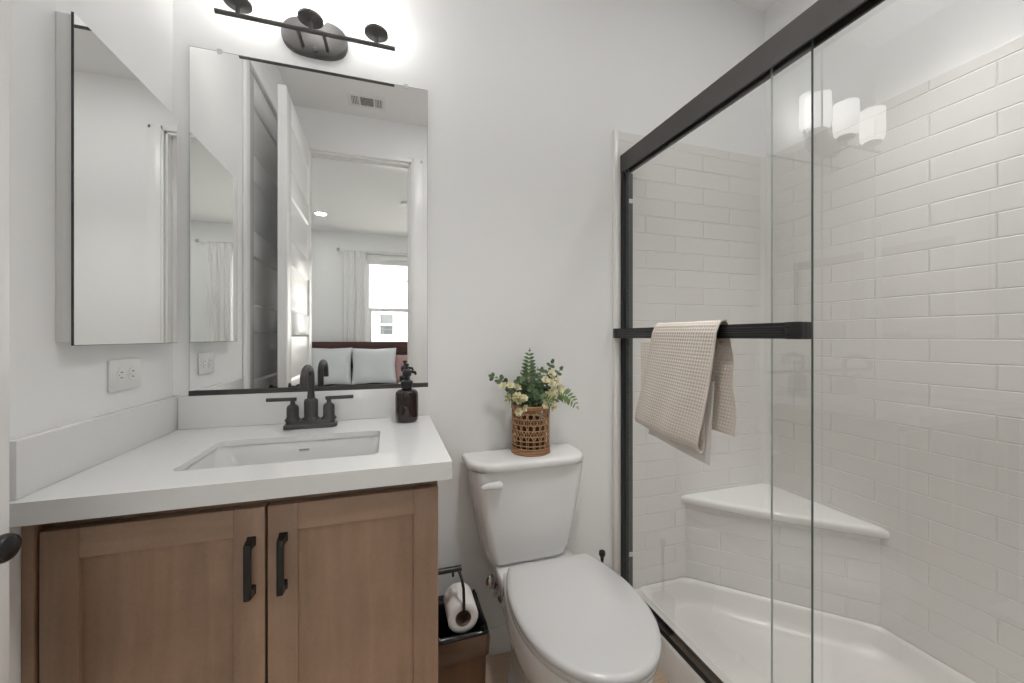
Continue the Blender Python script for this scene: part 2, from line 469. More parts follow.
# window of the bedroom
b = new()
for (a, c) in (((WX0, WZ0), (WX0+.05, WZ1)), ((WX1-.05, WZ0), (WX1, WZ1)), ((WX0+.05, WZ0), (WX1-.05, WZ0+.05)), ((WX0+.05, WZ1-.05), (WX1-.05, WZ1))):
    box(b, (a[0], BY-.12, a[1]), (c[0], BY-.05, c[1]), .004)
win = struct('window_1', b, M['trim'])
b = new()
MR = 1.60
for (x0, x1, z0, z1, yy) in ((WX0+.05, WX1-.05, MR-.025, MR+.03, -.07), ):
    box(b, (x0, BY-.115, z0), (x1, BY-.055, z1), .004)
for (x0, x1, z0, z1) in ((WX0+.05, WX0+.085, WZ0+.05, MR-.025), (WX1-.085, WX1-.05, WZ0+.05, MR-.025), (WX0+.085, WX1-.085, WZ0+.05, WZ0+.09)):
    box(b, (x0, BY-.10, z0), (x1, BY-.06, z1), .003)
obj('sash', b, M['trim'], win)
b = new(); box(b, (WX0+.05, BY-.092, WZ0+.05), (WX1-.05, BY-.088, WZ1-.05)); obj('glass', b, M['winglass'], win, smooth=0)

# ------------------------------------------------------------------ shower surround, pan, doors
SX = 1.50          # left edge of the surround on the back wall
ST = 2.035
PX = 1.533         # outer face of the shower curb
surr = thing('shower_surround', 'moulded off-white subway tile wall panels lining the shower alcove', 'shower surround', (W, 0, .14))
th = .014
b = new()
# back panel with a rounded top edge and a rolled left flange
prism(b, [(SX, .128), (W-.02, .128), (W-.02, ST), (SX, ST)], -th, -.0005, 'y')
obj('back_panel', b, M['tile_x'], surr, smooth=0)
b = new(); box(b, (SX-.004, -th-.006, .128), (SX+.018, -.0005, ST+.004), .004)
obj('left_flange', b, M['surround'], surr)
b = new()
prism(b, [(-L+.0005, .128), (-.018, .128), (-.018, ST), (-L+.0005, ST)], W-th, W-.0005, 'x')
obj('side_panel', b, M['tile_y'], surr, smooth=0)
# rounded inside corner
b = new()
poly = [(W-.001, -.001), (W-.05, -.001), (W-.05, -th)] + [(W-.05+.05*math.sin(a)-th*math.sin(a)*0, -th-.036+.036*math.cos(a)) for a in ()] 
arc = [(W-.05+.036*math.sin(a), -.05+.036*math.cos(a)) for a in [PI/2*k/8 for k in range(9)]]
prism(b, [(W-.001, -.001), (W-.05, -.001)] + arc + [(W-.001, -.05)], .128, ST, 'z')
obj('corner_cove', b, M['surround'], surr)
b = new(); prism(b, [(PX+.1, .128), (W-.015, .128), (W-.015, ST), (PX+.1, ST)], -L+.0005, -L+th, 'y'); obj('end_panel', b, M['tile_x'], surr, smooth=0)
# corner bench
BXa, BYa = 1.842, -.478
b = new()
prism(b, [(BXa+.012, -.014), (W-.014, -.014), (W-.014, BYa+.012)], .126, .462, 'z')
obj('bench_front', b, M['tile_x'], surr, smooth=0)
b = new()
def tri(ins, z):
    A = Vector((BXa-.010+ins*2, -.014, z)); B = Vector((W-.014, BYa-.016+ins*2, z)); K = Vector((W-.014, -.014, z))
    e = 10; out = []
    for k in range(e+1):
        t = k/e
        q = A.lerp(B, t); n = Vector((-(B-A).y, (B-A).x, 0)).normalized()
        bow = .012*math.sin(PI*t)
        q = q - n*bow*(-1 if n.dot(K-A) < 0 else 1)
        out.append(q)
    return out + [K]
loft(b, [tri(.012, .455), tri(.002, .462), tri(0, .470), tri(0, .484), tri(.003, .490), tri(.010, .493), tri(.02, .494)])
obj('corner_seat', b, M['surround'], surr)

# shower pan: curb, rim, coved basin
pan = thing('shower_pan', 'white moulded shower pan with raised curb behind the toilet', 'shower pan', (1.93, -.76, 0))
def panring(x0, y1, x1, y0, z, cx, r=.05):
    """x0 left, x1 right, y0 near end (most negative), y1 at the back wall; corner cut along the bench"""
    A = (cx, y1); B = (x1, y1 - (x1-cx)*.95)
    pts = [(x0, y0), (x1, y0), B, A, (x0, y1)]
    out = []
    n = len(pts)
    for i in range(n):
        p = Vector((*pts[i], 0)); a = Vector((*pts[i-1], 0)); c = Vector((*pts[(i+1) % n], 0))
        da = (a-p).normalized(); dc = (c-p).normalized()
        rr = min(r, .45*(a-p).length, .45*(c-p).length)
        for k in range(7):
            t = k/6
            q = (1-t)**2*(p+da*rr) + 2*t*(1-t)*p + t*t*(p+dc*rr)
            out.append((q.x, q.y, z))
    return out
b = new()
rings = [panring(PX, -.001, W-.001, -L+.001, 0, 2.30, .002), panring(PX, -.001, W-.001, -L+.001, .117, 2.30, .002),
         panring(PX+.004, -.002, W-.002, -L+.002, .127, 2.295, .004), panring(PX+.012, -.004, W-.004, -L+.004, .131, 2.28, .008),
         panring(PX+.07, -.012, W-.010, -L+.012, .128, 1.85, .03), panring(PX+.078, -.016, W-.016, -L+.016, .136, 1.845, .03),
         panring(PX+.086, -.022, W-.022, -L+.022, .134, 1.842, .04), panring(PX+.092, -.028, W-.028, -L+.03, .122, 1.838, .05),
         panring(PX+.105, -.042, W-.042, -L+.05, .080, 1.832, .07), panring(PX+.125, -.062, W-.062, -L+.07, .056, 1.822, .09),
         panring(PX+.16, -.098, W-.098, -L+.11, .045, 1.80, .10)]
loft(b, rings)
obj('basin', b, M['pan'], pan, smooth=55)
b = new(); lathe(b, [(0, 0), (.045, 0), (.047, .002), (.045, .003), (0, .003)], (1.93, -.78, .0445), n=28); obj('drain', b, M['chrome'], pan)

# sliding door frame
RX = 1.527; DXA = 1.543; DXB = 1.5615
fr = thing('shower_door_frame', 'dark bronze header rail, wall jamb and bottom track of the shower', 'shower door frame', (1.58, -.76, .13))
b = new()
prof = [(RX, 1.862), (RX+.004, 1.860), (RX+.006, 1.862), (RX+.007, 1.922), (RX+.040, 1.922), (RX+.040, 1.866), (RX+.046, 1.866), (RX+.047, 1.936), (RX+.041, 1.9385), (RX+.005, 1.9385), (RX-.001, 1.934)]
prism(b, [(x, z) for x, z in prof], -L+.015, -.0145, 'y')
obj('header_rail', b, M['rail'], fr, smooth=20)
b = new(); box(b, (RX+.0243, -L+.016, 1.892), (RX+.0258, -.016, 1.9225)); obj('inner_track', b, M['railblack'], fr, smooth=0)
b = new()
prism(b, [(RX+.001, -.0145), (RX+.001, -.034), (RX+.010, -.034), (RX+.010, -.020), (RX+.024, -.020), (RX+.024, -.034), (RX+.046, -.034), (RX+.046, -.0145)], .139, 1.8595, 'z')
obj('wall_jamb', b, M['railblack'], fr, smooth=20)
b = new()
prism(b, [(RX+.001, -L+.015), (RX+.001, -L+.032), (RX+.046, -L+.032), (RX+.046, -L+.015)], .139, 1.8595, 'z')
obj('wall_jamb', b, M['railblack'], fr, smooth=20)
b = new()
prism(b, [(1.5365, .1315), (1.5365, .142), (1.539, .149), (1.5455, .149), (1.547, .137), (1.5685, .137), (1.570, .149), (1.5735, .149), (1.575, .1315)], -L+.033, -.0345, 'y')
obj('bottom_track', b, M['railblack'], fr, smooth=20)
for z in (.285, 1.735):
    b = new(); box(b, (RX+.026, -.040, z), (RX+.044, -.0345, z+.018), .002); obj('bumper', b, M['clear'], fr)

def slider(x, y0, y1, label, bar):
    d = thing('sliding_glass_door', label, 'shower door', (x, (y0+y1)/2, .16), 'sliding glass shower doors')
    b = new(); box(b, (x-.003, y0, .140), (x+.003, y1, 1.885))
    pass
    obj('glass_panel', b, M['glass'], d, smooth=0)
    b = new(); box(b, (x-.0032, y0-.0008, .141), (x+.0032, y0, 1.885)); box(b, (x-.0032, y1, .141), (x+.0032, y1+.0008, 1.885))
    obj('polished_edge', b, M['edge' if bar else 'edge_lt'], d, smooth=0)
    for yy in (y0+.06, y1-.06):
        b = new(); lathe(b, [(0, 0), (.010, 0), (.010, .006), (0, .006)], (x-.003, yy, 1.905), (1, 0, 0), 20); box(b, (x-.003, yy-.014, 1.8852), (x+.003, yy+.014, 1.900))
        obj('hanger', b, M['chrome'], d)
    return d
OUT_Y = -.767
door_o = slider(DXA, OUT_Y, -.037, 'outer clear glass shower door nearest the toilet, carrying the black towel bar', True)
door_i = slider(DXB, -L+.035, -.654, 'inner clear glass shower door overlapping behind the outer one', False)
# towel bar of the outer door
b = new()
BZ0, BZ1, BXo = 1.182, 1.2195, 1.487
prof = [(BXo, BZ0), (BXo+.010, BZ0), (BXo+.010, BZ1), (BXo, BZ1), (BXo, BZ1-.009), (BXo-.0015, BZ1-.0095), (BXo-.0015, BZ1-.016), (BXo, BZ1-.0165), (BXo, BZ0+.0165), (BXo-.0015, BZ0+.016), (BXo-.0015, BZ0+.0095), (BXo, BZ0+.009)]
prism(b, prof, -.7460, -.0560, 'y')
bar = obj('towel_bar', b, M['railblack'], door_o, smooth=20)
for ya, yb in ((-.782, -.746), (-.056, -.025)):
    b = new()
    box(b, (BXo-.002, ya, BZ0-.001), (BXo+.012, yb, BZ1+.001), .002)
    if ya < -.5:
        box(b, (BXo+.011, -.776, BZ0-.001), (BXo+.034, -.752, BZ1+.001), .001); box(b, (BXo+.033, -.769, BZ0-.001), (DXA-.0035, -.747, BZ1+.001), .001)
        for zz in (BZ0+.010, BZ1-.010): lathe(b, [(0, 0), (.004, 0), (.0035, .002), (0, .0025)], (BXo-.002, yb-.006, zz), (-1, 0, 0), 12)
    else:
        box(b, (BXo+.011, -.056, BZ0-.001), (DXA-.0035, -.040, BZ1+.001), .001)
    obj('bar_bracket', b, M['black'], door_o)

# ------------------------------------------------------------------ vanity
CT = .911; CB = .872        # counter top / underside
van = thing('vanity_cabinet', 'brown stained wood vanity cabinet with two shaker doors under the white counter', 'cabinet', (.37, -.25, 0))
VX = .726; VY = -.480
b = new()
box(b, (.001, VY+.0, .09), (.019, -.001, CB-.001)); box(b, (VX-.018, VY, .0), (VX, -.001, CB-.001), .001)
box(b, (.019, VY, .09), (VX-.018, -.001, .108)); box(b, (.019, -.02, .108), (VX-.018, -.001, CB-.001))
obj('carcass', b, M['cab'], van, smooth=0)
b = new()
box(b, (.001, VY-.0225, .09), (.0185, VY-.003, CB-.014), .001)
obj('filler_strip', b, M['cab'], van)
b = new()
box(b, (.022, VY-.001, .09), (.05, VY+.018, CB-.001)); box(b, (VX-.045, VY-.001, .09), (VX-.0185, VY+.018, CB-.001))
box(b, (.05, VY-.001, CB-.05), (VX-.045, VY+.018, CB-.001)); box(b, (.05, VY-.001, .108), (VX-.045, VY+.018, .14))
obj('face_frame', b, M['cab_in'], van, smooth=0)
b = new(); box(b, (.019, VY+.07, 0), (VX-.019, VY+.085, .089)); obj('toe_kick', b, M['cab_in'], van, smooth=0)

def shaker(x0, x1, z0, z1, hx, label=None):
    y0, y1 = VY-.022, VY-.002
    s = .055
    b = new()
    box(b, (x0, y0, z0), (x0+s, y1, z1), .0015); box(b, (x1-s, y0, z0), (x1, y1, z1), .0015)
    d = obj('door', b, M['cab'], van)
    b = new()
    box(b, (x0+s, y0, z1-s), (x1-s, y1, z1), .0012); obj('top_rail', b, M['cab_x'], d)
    b = new(); box(b, (x0+s, y0, z0), (x1-s, y1, z0+s), .0012); obj('bottom_rail', b, M['cab_x'], d)
    b = new(); box(b, (x0+s-.004, y0+.009, z0+s-.004), (x1-s+.004, y1-.004, z1-s+.004)); obj('door_panel', b, M['cab'], d, smooth=0)
    # pull: square bar on two feet
    za, zb = .667, .779
    b = new()
    pts = [(hx, y0-.030, za+.004), (hx, y0-.030, zb-.004)]
    box(b, (hx-.0065, y0-.030, za), (hx+.0065, y0-.019, zb), .003)
    for zz in (za, zb-.014):
        loft(b, [rz(hx, y0, zz, .0075, .010), rz(hx, y0-.006, zz, .0065, .008), rz(hx, y0-.021, zz, .0062, .007)])
        box(b, (hx-.0085, y0-.003, zz-.002), (hx+.0085, y0, zz+.016), .001)
    obj('pull_handle', b, M['black'], d)
    return d
def rz(x, y, z, hw, hh): return [(x-hw, y, z+.007-hh), (x+hw, y, z+.007-hh), (x+hw, y, z+.007+hh), (x-hw, y, z+.007+hh)]
shaker(.0245, .3745, .105, .839, .351)
shaker(.3795, .725, .105, .839, .408)

# countertop with a sink cut-out
top = thing('countertop', 'white quartz vanity countertop with low backsplash', 'countertop', (.37, -.27, CB))
HX0, HX1, HY0, HY1 = .190, .592, -.446, -.203
CXR, CYF = .750, -.552
b = new()
def slab_ring(outer, z, rr=.003):
    return outer
out2 = rrect(.001, CYF, CXR, -.001, .004, 3)
inn2 = rrect(HX0, HY0, HX1, HY1, .018, 8)
def ring_from(poly, z): return [b.verts.new((x, y, z)) for x, y in poly]
def bridge_plate(z):
    o = ring_from(out2, z); i = ring_from(inn2, z)
    eo = [b.edges.new((o[k], o[(k+1) % len(o)])) for k in range(len(o))]
    ei = [b.edges.new((i[k], i[(k+1) % len(i)])) for k in range(len(i))]
    bmesh.ops.triangle_fill(b, use_beauty=True, edges=eo+ei)
    return o, i
SB = CT-.014      # the slab is thin; its front and right edges are built up
o1, i1 = bridge_plate(SB); o2, i2 = bridge_plate(CT)
for lo_, hi_ in ((o1, o2), (i1, i2)):
    n = len(lo_)
    for k in range(n): b.faces.new((lo_[k], lo_[(k+1) % n], hi_[(k+1) % n], hi_[k]))
obj('slab', b, M['quartz'], top, smooth=30)
b = new(); prism(b, [(.001, CYF), (CXR, CYF), (CXR, -.001), (CXR-.020, -.001), (CXR-.020, CYF+.022), (.001, CYF+.022)], CB, SB, 'z')
obj('built_up_edge', b, M['quartz'], top, smooth=0)
b = new(); box(b, (.020, -.020, CT+.0003), (CXR-.004, -.001, CT+.098), .0015); obj('backsplash', b, M['quartz'], top)
b = new(); box(b, (.001, -.538, CT+.0003), (.0195, -.001, CT+.100), .0015); obj('side_splash', b, M['quartz'], top)

# undermount sink
sink = thing('undermount_sink', 'white rectangular undermount sink set below the counter in front of the faucet', 'sink', (.391, -.325, .72))
b = new()
def sr(ins, z, r): return [(x, y, z) for x, y in rrect(HX0+ins, HY0+ins, HX1-ins, HY1-ins, r, 8)]
loft(b, [sr(-.02, SB-.006, .045), sr(-.02, SB-.0008, .045), sr(-.004, SB-.0008, .022), sr(-.002, SB-.008, .026), sr(.004, SB-.05, .045), sr(.012, SB-.10, .055), sr(.03, SB-.138, .06),
         sr(.07, SB-.150, .04), sr(.11, SB-.153, .01)], cap0=False)
loft(b, [sr(-.02, SB-.006, .045), sr(-.010, SB-.012, .045), sr(-.006, SB-.05, .05), sr(.004, SB-.115, .06), sr(.03, SB-.152, .06), sr(.11, SB-.166, .02)], cap0=False)
bmesh.ops.remove_doubles(b, verts=b.verts, dist=1e-5)
obj('basin', b, M['basin'], sink, smooth=50)
b = new(); lathe(b, [(0, 0), (.030, 0), (.032, .003), (.028, .006), (.02, .006), (.018, .003), (0, .003)], (.391, -.325, SB-.1535), n=28); obj('drain', b, M['bronze'], sink)
b = new()
poly = [(x, z) for x, z in rrect(.378, SB-.027, .404, SB-.022, .0028, 5)]
prism(b, poly, HY1-.0035, HY1+.001, 'y'); obj('overflow_slot', b, M['chrome'], sink)

# faucet
fau = thing('faucet', 'matte black two-handle centerset faucet with gooseneck spout behind the sink', 'faucet', (.391, -.092, CT))
FX, FY = .388, -.092
b = new()
def fr_ring(hx, hy, z): return [(x, y, z) for x, y in rrect(FX-hx, FY-hy, FX+hx, FY+hy, min(hx, hy)*.7, 6)]
loft(b, [fr_ring(.074, .027, CT+.0003), fr_ring(.074, .027, CT+.008), fr_ring(.072, .025, CT+.011), fr_ring(.068, .022, CT+.013), fr_ring(.067, .021, CT+.022), fr_ring(.066, .020, CT+.024)])
obj('base_plate', b, M['bronze'], fau)
b = new()
lathe(b, [(0, .022), (.024, .022), (.024, .027), (.021, .030), (.0195, .034), (.0195, .080), (.0175, .085), (.011, .088), (.0105, .10), (0, .10)], (FX, FY, CT), n=28)
pts = [(FX, FY, CT+.09), (FX, FY, CT+.152)]
for k in range(1, 15):
    a = PI*k/14
    pts.append((FX, FY-.053+.053*math.cos(a), CT+.152+.0325*math.sin(a)))
pts += [(FX, FY-.106, CT+.138), (FX, FY-.1065, CT+.128)]
tube(b, pts, [.0100]*(len(pts)-3)+[.0102, .0108, .0108], 18)
obj('spout', b, M['bronze'], fau, smooth=50)
for sx in (-1, 1):
    hx = FX+sx*.050
    b = new()
    lathe(b, [(0, .022), (.0215, .022), (.0215, .026), (.018, .030), (.0165, .034), (.0165, .060), (.0150, .066), (.009, .071), (.0065, .074), (.0065, .083), (0, .083)], (hx, FY, CT), n=24)
    h = obj('handle', b, M['bronze'], fau, smooth=50)
    b = new(); tube(b, [(hx-sx*.010, FY, CT+.0865), (hx+sx*.070, FY, CT+.0875)], .0055, 14); obj('lever', b, M['bronze'], h, smooth=50)
b = new(); tube(b, [(FX, FY+.024, CT+.026), (FX, FY+.024, CT+.045)], .003, 10); lathe(b, [(0, 0), (.005, 0), (.005, .008), (0, .008)], (FX, FY+.024, CT+.045), n=14); box(b, (FX-.004, FY+.014, CT+.018), (FX+.004, FY+.027, CT+.027)); obj('lift_rod', b, M['bronze'], fau)

# soap dispenser
SXc, SYc = .671, -.098
soap = thing('soap_dispenser', 'dark amber glass soap bottle with black pump on the counter', 'soap dispenser', (SXc, SYc, CT))
b = new()
lathe(b, [(0, .0004), (.030, .0004), (.034, .003), (.036, .009), (.0365, .02), (.0365, .086), (.035, .095), (.029, .102), (.020, .105), (.016, .107), (.0155, .116), (0, .116)], (SXc, SYc, CT), n=40)
obj('bottle', b, M['amber'], soap, smooth=60)
b = new()
lathe(b, [(0, .112), (.0185, .112), (.019, .114), (.019, .130), (.016, .133), (.0075, .135), (.007, .150), (0, .150)], (SXc, SYc, CT), n=28); obj('collar', b, M['black'], soap)
b = new()
lathe(b, [(0, .148), (.013, .148), (.0145, .151), (.0145, .162), (.012, .168), (.009, .170), (.0045, .171), (.004, .180), (.007, .182), (.007, .187), (0, .189)], (SXc, SYc, CT), n=24)
tube(b, [(SXc, SYc, CT+.160), (SXc+.015, SYc+.006, CT+.1605), (SXc+.026, SYc+.010, CT+.159), (SXc+.029, SYc+.011, CT+.151)], [.006, .0055, .0045, .004], 12)
obj('pump_head', b, M['black'], soap)

# ------------------------------------------------------------------ mirrors, outlet, vanity light
MX0, MX1, MZ0, MZ1 = .043, .745, 1.0115, 2.0610
mir = thing('wall_mirror', 'large frameless rectangular mirror above the vanity on the back wall', 'mirror', ((MX0+MX1)/2, 0, MZ0))
b = new(); box(b, (MX0, -.006, MZ0+.002), (MX1, -.001, MZ1)); 
obj('mirror_glass', b, M['mirror'], mir, smooth=0)
b = new()
box(b, (MX0-.0008, -.0065, MZ0+.002), (MX0, -.001, MZ1)); box(b, (MX1, -.0065, MZ0+.002), (MX1+.0008, -.001, MZ1)); box(b, (MX0-.0008, -.0065, MZ1), (MX1+.0008, -.001, MZ1+.0008))
obj('mirror_edge', b, M['mirror_edge'], mir, smooth=0)
b = new(); prism(b, [(-.0005, MZ0-.003), (-.011, MZ0-.003), (-.011, MZ0+.012), (-.0065, MZ0+.013), (-.0065, MZ0+.0015), (-.0005, MZ0+.0015)], MX0, MX1+.002, 'x'); obj('bottom_channel', b, M['bronze'], mir, smooth=20)
for cx in (.120, .672):
    b = new(); box(b, (cx-.006, -.0085, MZ1-.006), (cx+.006, -.0066, MZ1+.007), .001); box(b, (cx-.006, -.0085, MZ1+.002), (cx+.006, -.0005, MZ1+.008), .001)
    lathe(b, [(0, 0), (.003, 0), (.002, .0015), (0, .0015)], (cx, -.0085, MZ1+.004), (0, -1, 0), 12)
    obj('mirror_clip', b, M['clear'], mir)

med = thing('medicine_cabinet', 'shallow mirrored medicine cabinet on the left wall', 'medicine cabinet', (0, -.238, 1.172))
b = new(); box(b, (.0005, -.428, 1.176), (.0250, -.050, 1.818), .001); obj('body', b, M['plastic'], med)
b = new(); box(b, (.0255, -.430, 1.170), (.0295, -.046, 1.820)); obj('mirror_door', b, M['mirror'], med, smooth=0)
b = new(); box(b, (.0256, -.4310, 1.1695), (.0296, -.4301, 1.8205)); box(b, (.0256, -.4310, 1.1690), (.0296, -.046, 1.1699)); obj('door_edge', b, M['slot'], med, smooth=0)

out = thing('wall_outlet', 'white horizontal duplex outlet on the left wall above the side splash', 'outlet', (0, -.226, 1.096))
b = new(); box(b, (.0003, -.284, 1.058), (.006, -.166, 1.132), .003); obj('cover_plate', b, M['plastic'], out)
for yc in (-.2475, -.2045):
    b = new()
    poly = [(yc+.0165*math.cos(a)*1.0, 1.095+.0165*math.sin(a)) for a in [2*PI*k/24 for k in range(24)]]
    poly = [(max(min(y, yc+.014), yc-.014), z) for y, z in poly]
    prism(b, poly, .0055, .0075, 'x'); r = obj('receptacle', b, M['plastic'], out)
    b = new(); box(b, (.0073, yc-.003, 1.1005), (.0078, yc+.005, 1.1027)); box(b, (.0073, yc-.003, 1.0875), (.0078, yc+.004, 1.0897)); lathe(b, [(0, 0), (.0022, 0), (0, .0005)], (.0073, yc-.008, 1.095), (1, 0, 0), 10)
    obj('slots', b, M['slot'], r, smooth=0)
b = new(); lathe(b, [(0, 0), (.003, 0), (.002, .001), (0, .001)], (.006, -.226, 1.095), (1, 0, 0), 12); obj('screw', b, M['plastic'], out)

# vanity light
vl = thing('vanity_light', 'dark bronze three-light vanity bar with lit white glass shades over the mirror', 'wall light', (.388, 0, 2.15))
b = new()
def stad(hx, hz, y):
    pts = []
    cx, cz = .386, 2.160
    for k in range(40):
        a = 2*PI*k/40
        c, s_ = math.cos(a), math.sin(a)
        pts.append((cx+hx*math.copysign(abs(c)**.72, c), y, cz+hz*math.copysign(abs(s_)**.85, s_)))
    return pts
loft(b, [stad(.098, .061, -.0005), stad(.098, .061, -.014), stad(.095, .058, -.018), stad(.092, .055, -.019)])
obj('backplate', b, M['fixture'], vl, smooth=50)
BYb, BZb = -.100, 2.117
b = new(); tube(b, [(.142, BYb, BZb), (.634, BYb, BZb)], .0065, 18); obj('crossbar', b, M['fixture'], vl, smooth=50)
for x in (.352, .424):
    b = new(); tube(b, [(x, -.018, 2.122), (x, BYb+.003, BZb)], .0055, 12); obj('arm', b, M['fixture'], vl)
b = new(); lathe(b, [(0, 0), (.005, 0), (.008, .006), (.008, .012), (0, .016)], (.388, -.018, 2.112), (0, -1, 0), 20); obj('finial', b, M['fixture'], vl)
for x in (.198, .388, .577):
    b = new()
    lathe(b, [(0, .004), (.006, .004), (.006, .024), (.010, .028), (.032, .031), (.036, .034), (.036, .040), (.034, .042), (0, .042)], (x, BYb, BZb), n=36)
    obj('shade_holder', b, M['fixture'], vl, smooth=40)
    b = new()
    lathe(b, [(.032, .0425), (.040, .045), (.047, .055), (.050, .075), (.0505, .12), (.050, .200), (.048, .200), (.0485, .12), (.048, .075), (.045, .057), (.038, .048), (.032, .046)], (x, BYb, BZb), n=40)
    obj('glass_shade', b, M['shade'], vl, smooth=60)

# ------------------------------------------------------------------ toilet
TX = 1.108
toi = thing('toilet', 'white two-piece toilet with closed lid between vanity and shower', 'toilet', (TX, -.36, 0))
def egg(yb, yf, hw, z, n=28, fb=.80, ins=0.0, peak=.44):
    yb -= ins; yf += ins; hw -= ins
    L_ = yb-yf
    half = []
    for k in range(n+1):
        a = PI*k/n
        s = (1-math.cos(a))/2
        if s >= peak: wv = math.sqrt(max(0, 1-((s-peak)/(1-peak))**2.15))
        else: wv = 1-(1-fb)*((peak-s)/peak)**2
        half.append((hw*wv, yb-L_*s))
    pts = [(TX+w_, y, z) for w_, y in half[:-1]] + [(TX, yf, z)] + [(TX-w_, y, z) for w_, y in reversed(half[:-1])]
    return pts
# bowl, pedestal and tank deck: one porcelain body
b = new()
loft(b, [egg(-.13, -.50, .118, .0, fb=.9), egg(-.13, -.50, .118, .02, fb=.9), egg(-.135, -.49, .108, .035, fb=.9), egg(-.15, -.50, .105, .12, fb=.92), egg(-.17, -.54, .118, .20, fb=.92),
         egg(-.19, -.61, .145, .27, fb=.88), egg(-.20, -.665, .166, .335, fb=.85), egg(-.205, -.688, .173, .375, fb=.82), egg(-.21, -.693, .175, .40, fb=.80), egg(-.21, -.694, .175, .424, fb=.8), egg(-.213, -.69, .171, .4285, fb=.8)])
def deck(hw, y0, y1, z, r=.03): return [(x, y, z) for x, y in rrect(TX-hw, y0, TX+hw, y1, r, 5)]
loft(b, [deck(.10, -.25, -.035, .19), deck(.125, -.27, -.030, .29), deck(.140, -.275, -.025, .35), deck(.146, -.28, -.022, .38), deck(.146, -.28, -.022, .397), deck(.142, -.278, -.025, .401)])
obj('bowl', b, M['porcelain'], toi, smooth=50)
b = new()
TK = TX-.024
def tankr(hw, yf, yb, z, r=.035, bow=.010):
    pts = rrect(TK-hw, yf, TK+hw, yb, .012, 8, rs=(r, r, .012, .012))
    out_ = []
    for x, y in pts:
        t = (x-TK)/hw
        out_.append((x, y-bow*(1-t*t)*max(0, (yb-y)/(yb-yf)), z))
    return out_
loft(b, [tankr(.118, -.115, -.040, .4015), tankr(.134, -.134, -.028, .406), tankr(.146, -.145, -.022, .420), tankr(.154, -.152, -.020, .45), tankr(.175, -.158, -.018, .55), tankr(.193, -.163, -.016, .65), tankr(.204, -.166, -.014, .737)])
obj('tank', b, M['porcelain'], toi, smooth=50)
b = new()
loft(b, [tankr(.207, -.168, -.012, .7375, .075), tankr(.215, -.176, -.010, .7405, .08), tankr(.218, -.179, -.008, .746, .082), tankr(.218, -.179, -.008, .757, .082), tankr(.215, -.176, -.010, .764, .08), tankr(.208, -.168, -.016, .7675, .075), tankr(.190, -.15, -.03, .7695, .065)])
obj('tank_lid', b, M['porcelain'], toi, smooth=60)
# flush lever on the upper left of the tank front
b = new()
lx, ly, lz = TK-.120, -.170, .698
lathe(b, [(0, -.006), (.012, -.006), (.013, .004), (.011, .010), (.006, .012), (0, .0125)], (lx, ly+.004, lz-.001), (0, -1, 0), 20)
P0 = [(lx+.004, ly-.010, lz-.002), (lx-.012, ly-.013, lz+.002), (lx-.035, ly-.015, lz+.003), (lx-.056, ly-.016, lz+.000), (lx-.064, ly-.016, lz-.001)]
tube(b, P0, [.011, .0125, .0115, .0085, .004], 14)
obj('flush_lever', b, M['porcelain'], toi, smooth=60)
b = new()
loft(b, [egg(-.243, -.702, .178, .4295, ins=.004), egg(-.243, -.702, .178, .433), egg(-.243, -.702, .178, .444), egg(-.243, -.702, .178, .4475, ins=.004)])
obj('seat_ring', b, M['seat'], toi, smooth=50)
b = new()
loft(b, [egg(-.246, -.706, .180, .4485, ins=.003, fb=.76), egg(-.246, -.706, .180, .452, fb=.76), egg(-.246, -.706, .180, .462, fb=.76), egg(-.246, -.706, .180, .467, ins=.004, fb=.76), egg(-.246, -.706, .180, .470, ins=.014, fb=.76), egg(-.246, -.706, .180, .4715, ins=.05, fb=.76)])
obj('seat_lid', b, M['seat'], toi, smooth=60)
for sx in (-1, 1):
    b = new(); box(b, (TX+sx*.072-.022, -.244, .4287), (TX+sx*.072+.022, -.212, .449), .006); obj('hinge_cap', b, M['seat'], toi)
    b = new(); lathe(b, [(0, 0), (.014, 0), (.013, .012), (.007, .019), (0, .02)], (TX+sx*.128, -.30, .0), n=18); obj('bolt_cap', b, M['porcelain'], toi)

# shutoff valve and supply hose
val = thing('shutoff_valve', 'chrome water shutoff valve with supply hose below the toilet tank', 'valve', (.986, 0, .272))
vx, vz = .986, .272
b = new(); lathe(b, [(0, 0), (.028, 0), (.027, .004), (.014, .010), (0, .010)], (vx, -.0005, vz), (0, -1, 0), 28); obj('escutcheon', b, M['chrome'], val)
b = new(); tube(b, [(vx, -.008, vz), (vx, -.062, vz)], .008, 14); lathe(b, [(0, -.016), (.011, -.016), (.011, .018), (.008, .022), (.008, .034), (0, .034)], (vx, -.05, vz), n=18); obj('valve_body', b, M['chrome'], val)
b = new()
lathe(b, [(0, 0), (.006, 0), (.006, .010), (0, .010)], (vx, -.062, vz), (0, -1, 0), 14)
poly = [(vx+.019*math.cos(a), vz+.010*math.sin(a)) for a in [2*PI*k/24 for k in range(24)]]
prism(b, poly, -.080, -.071, 'y'); obj('oval_handle', b, M['chrome'], val)
b = new(); tube(b, bez((vx, -.05, vz+.034), (vx-.004, -.05, vz+.09), (vx+.004, -.06, vz+.11), (vx+.002, -.07, .4005), 14), .0055, 12); obj('supply_hose', b, M['chrome'], val)
b = new(); lathe(b, [(0, 0), (.011, 0), (.011, .022), (0, .022)], (vx+.002, -.07, .377), n=16); obj('coupling_nut', b, M['slot'], val)
b = new(); tube(b, bez((vx+.006, -.05, vz-.012), (vx+.008, -.055, vz-.055), (vx+.04, -.06, vz-.07), (vx+.075, -.06, vz-.062), 14), .006, 12); obj('rubber_hose', b, M['slot'], val)

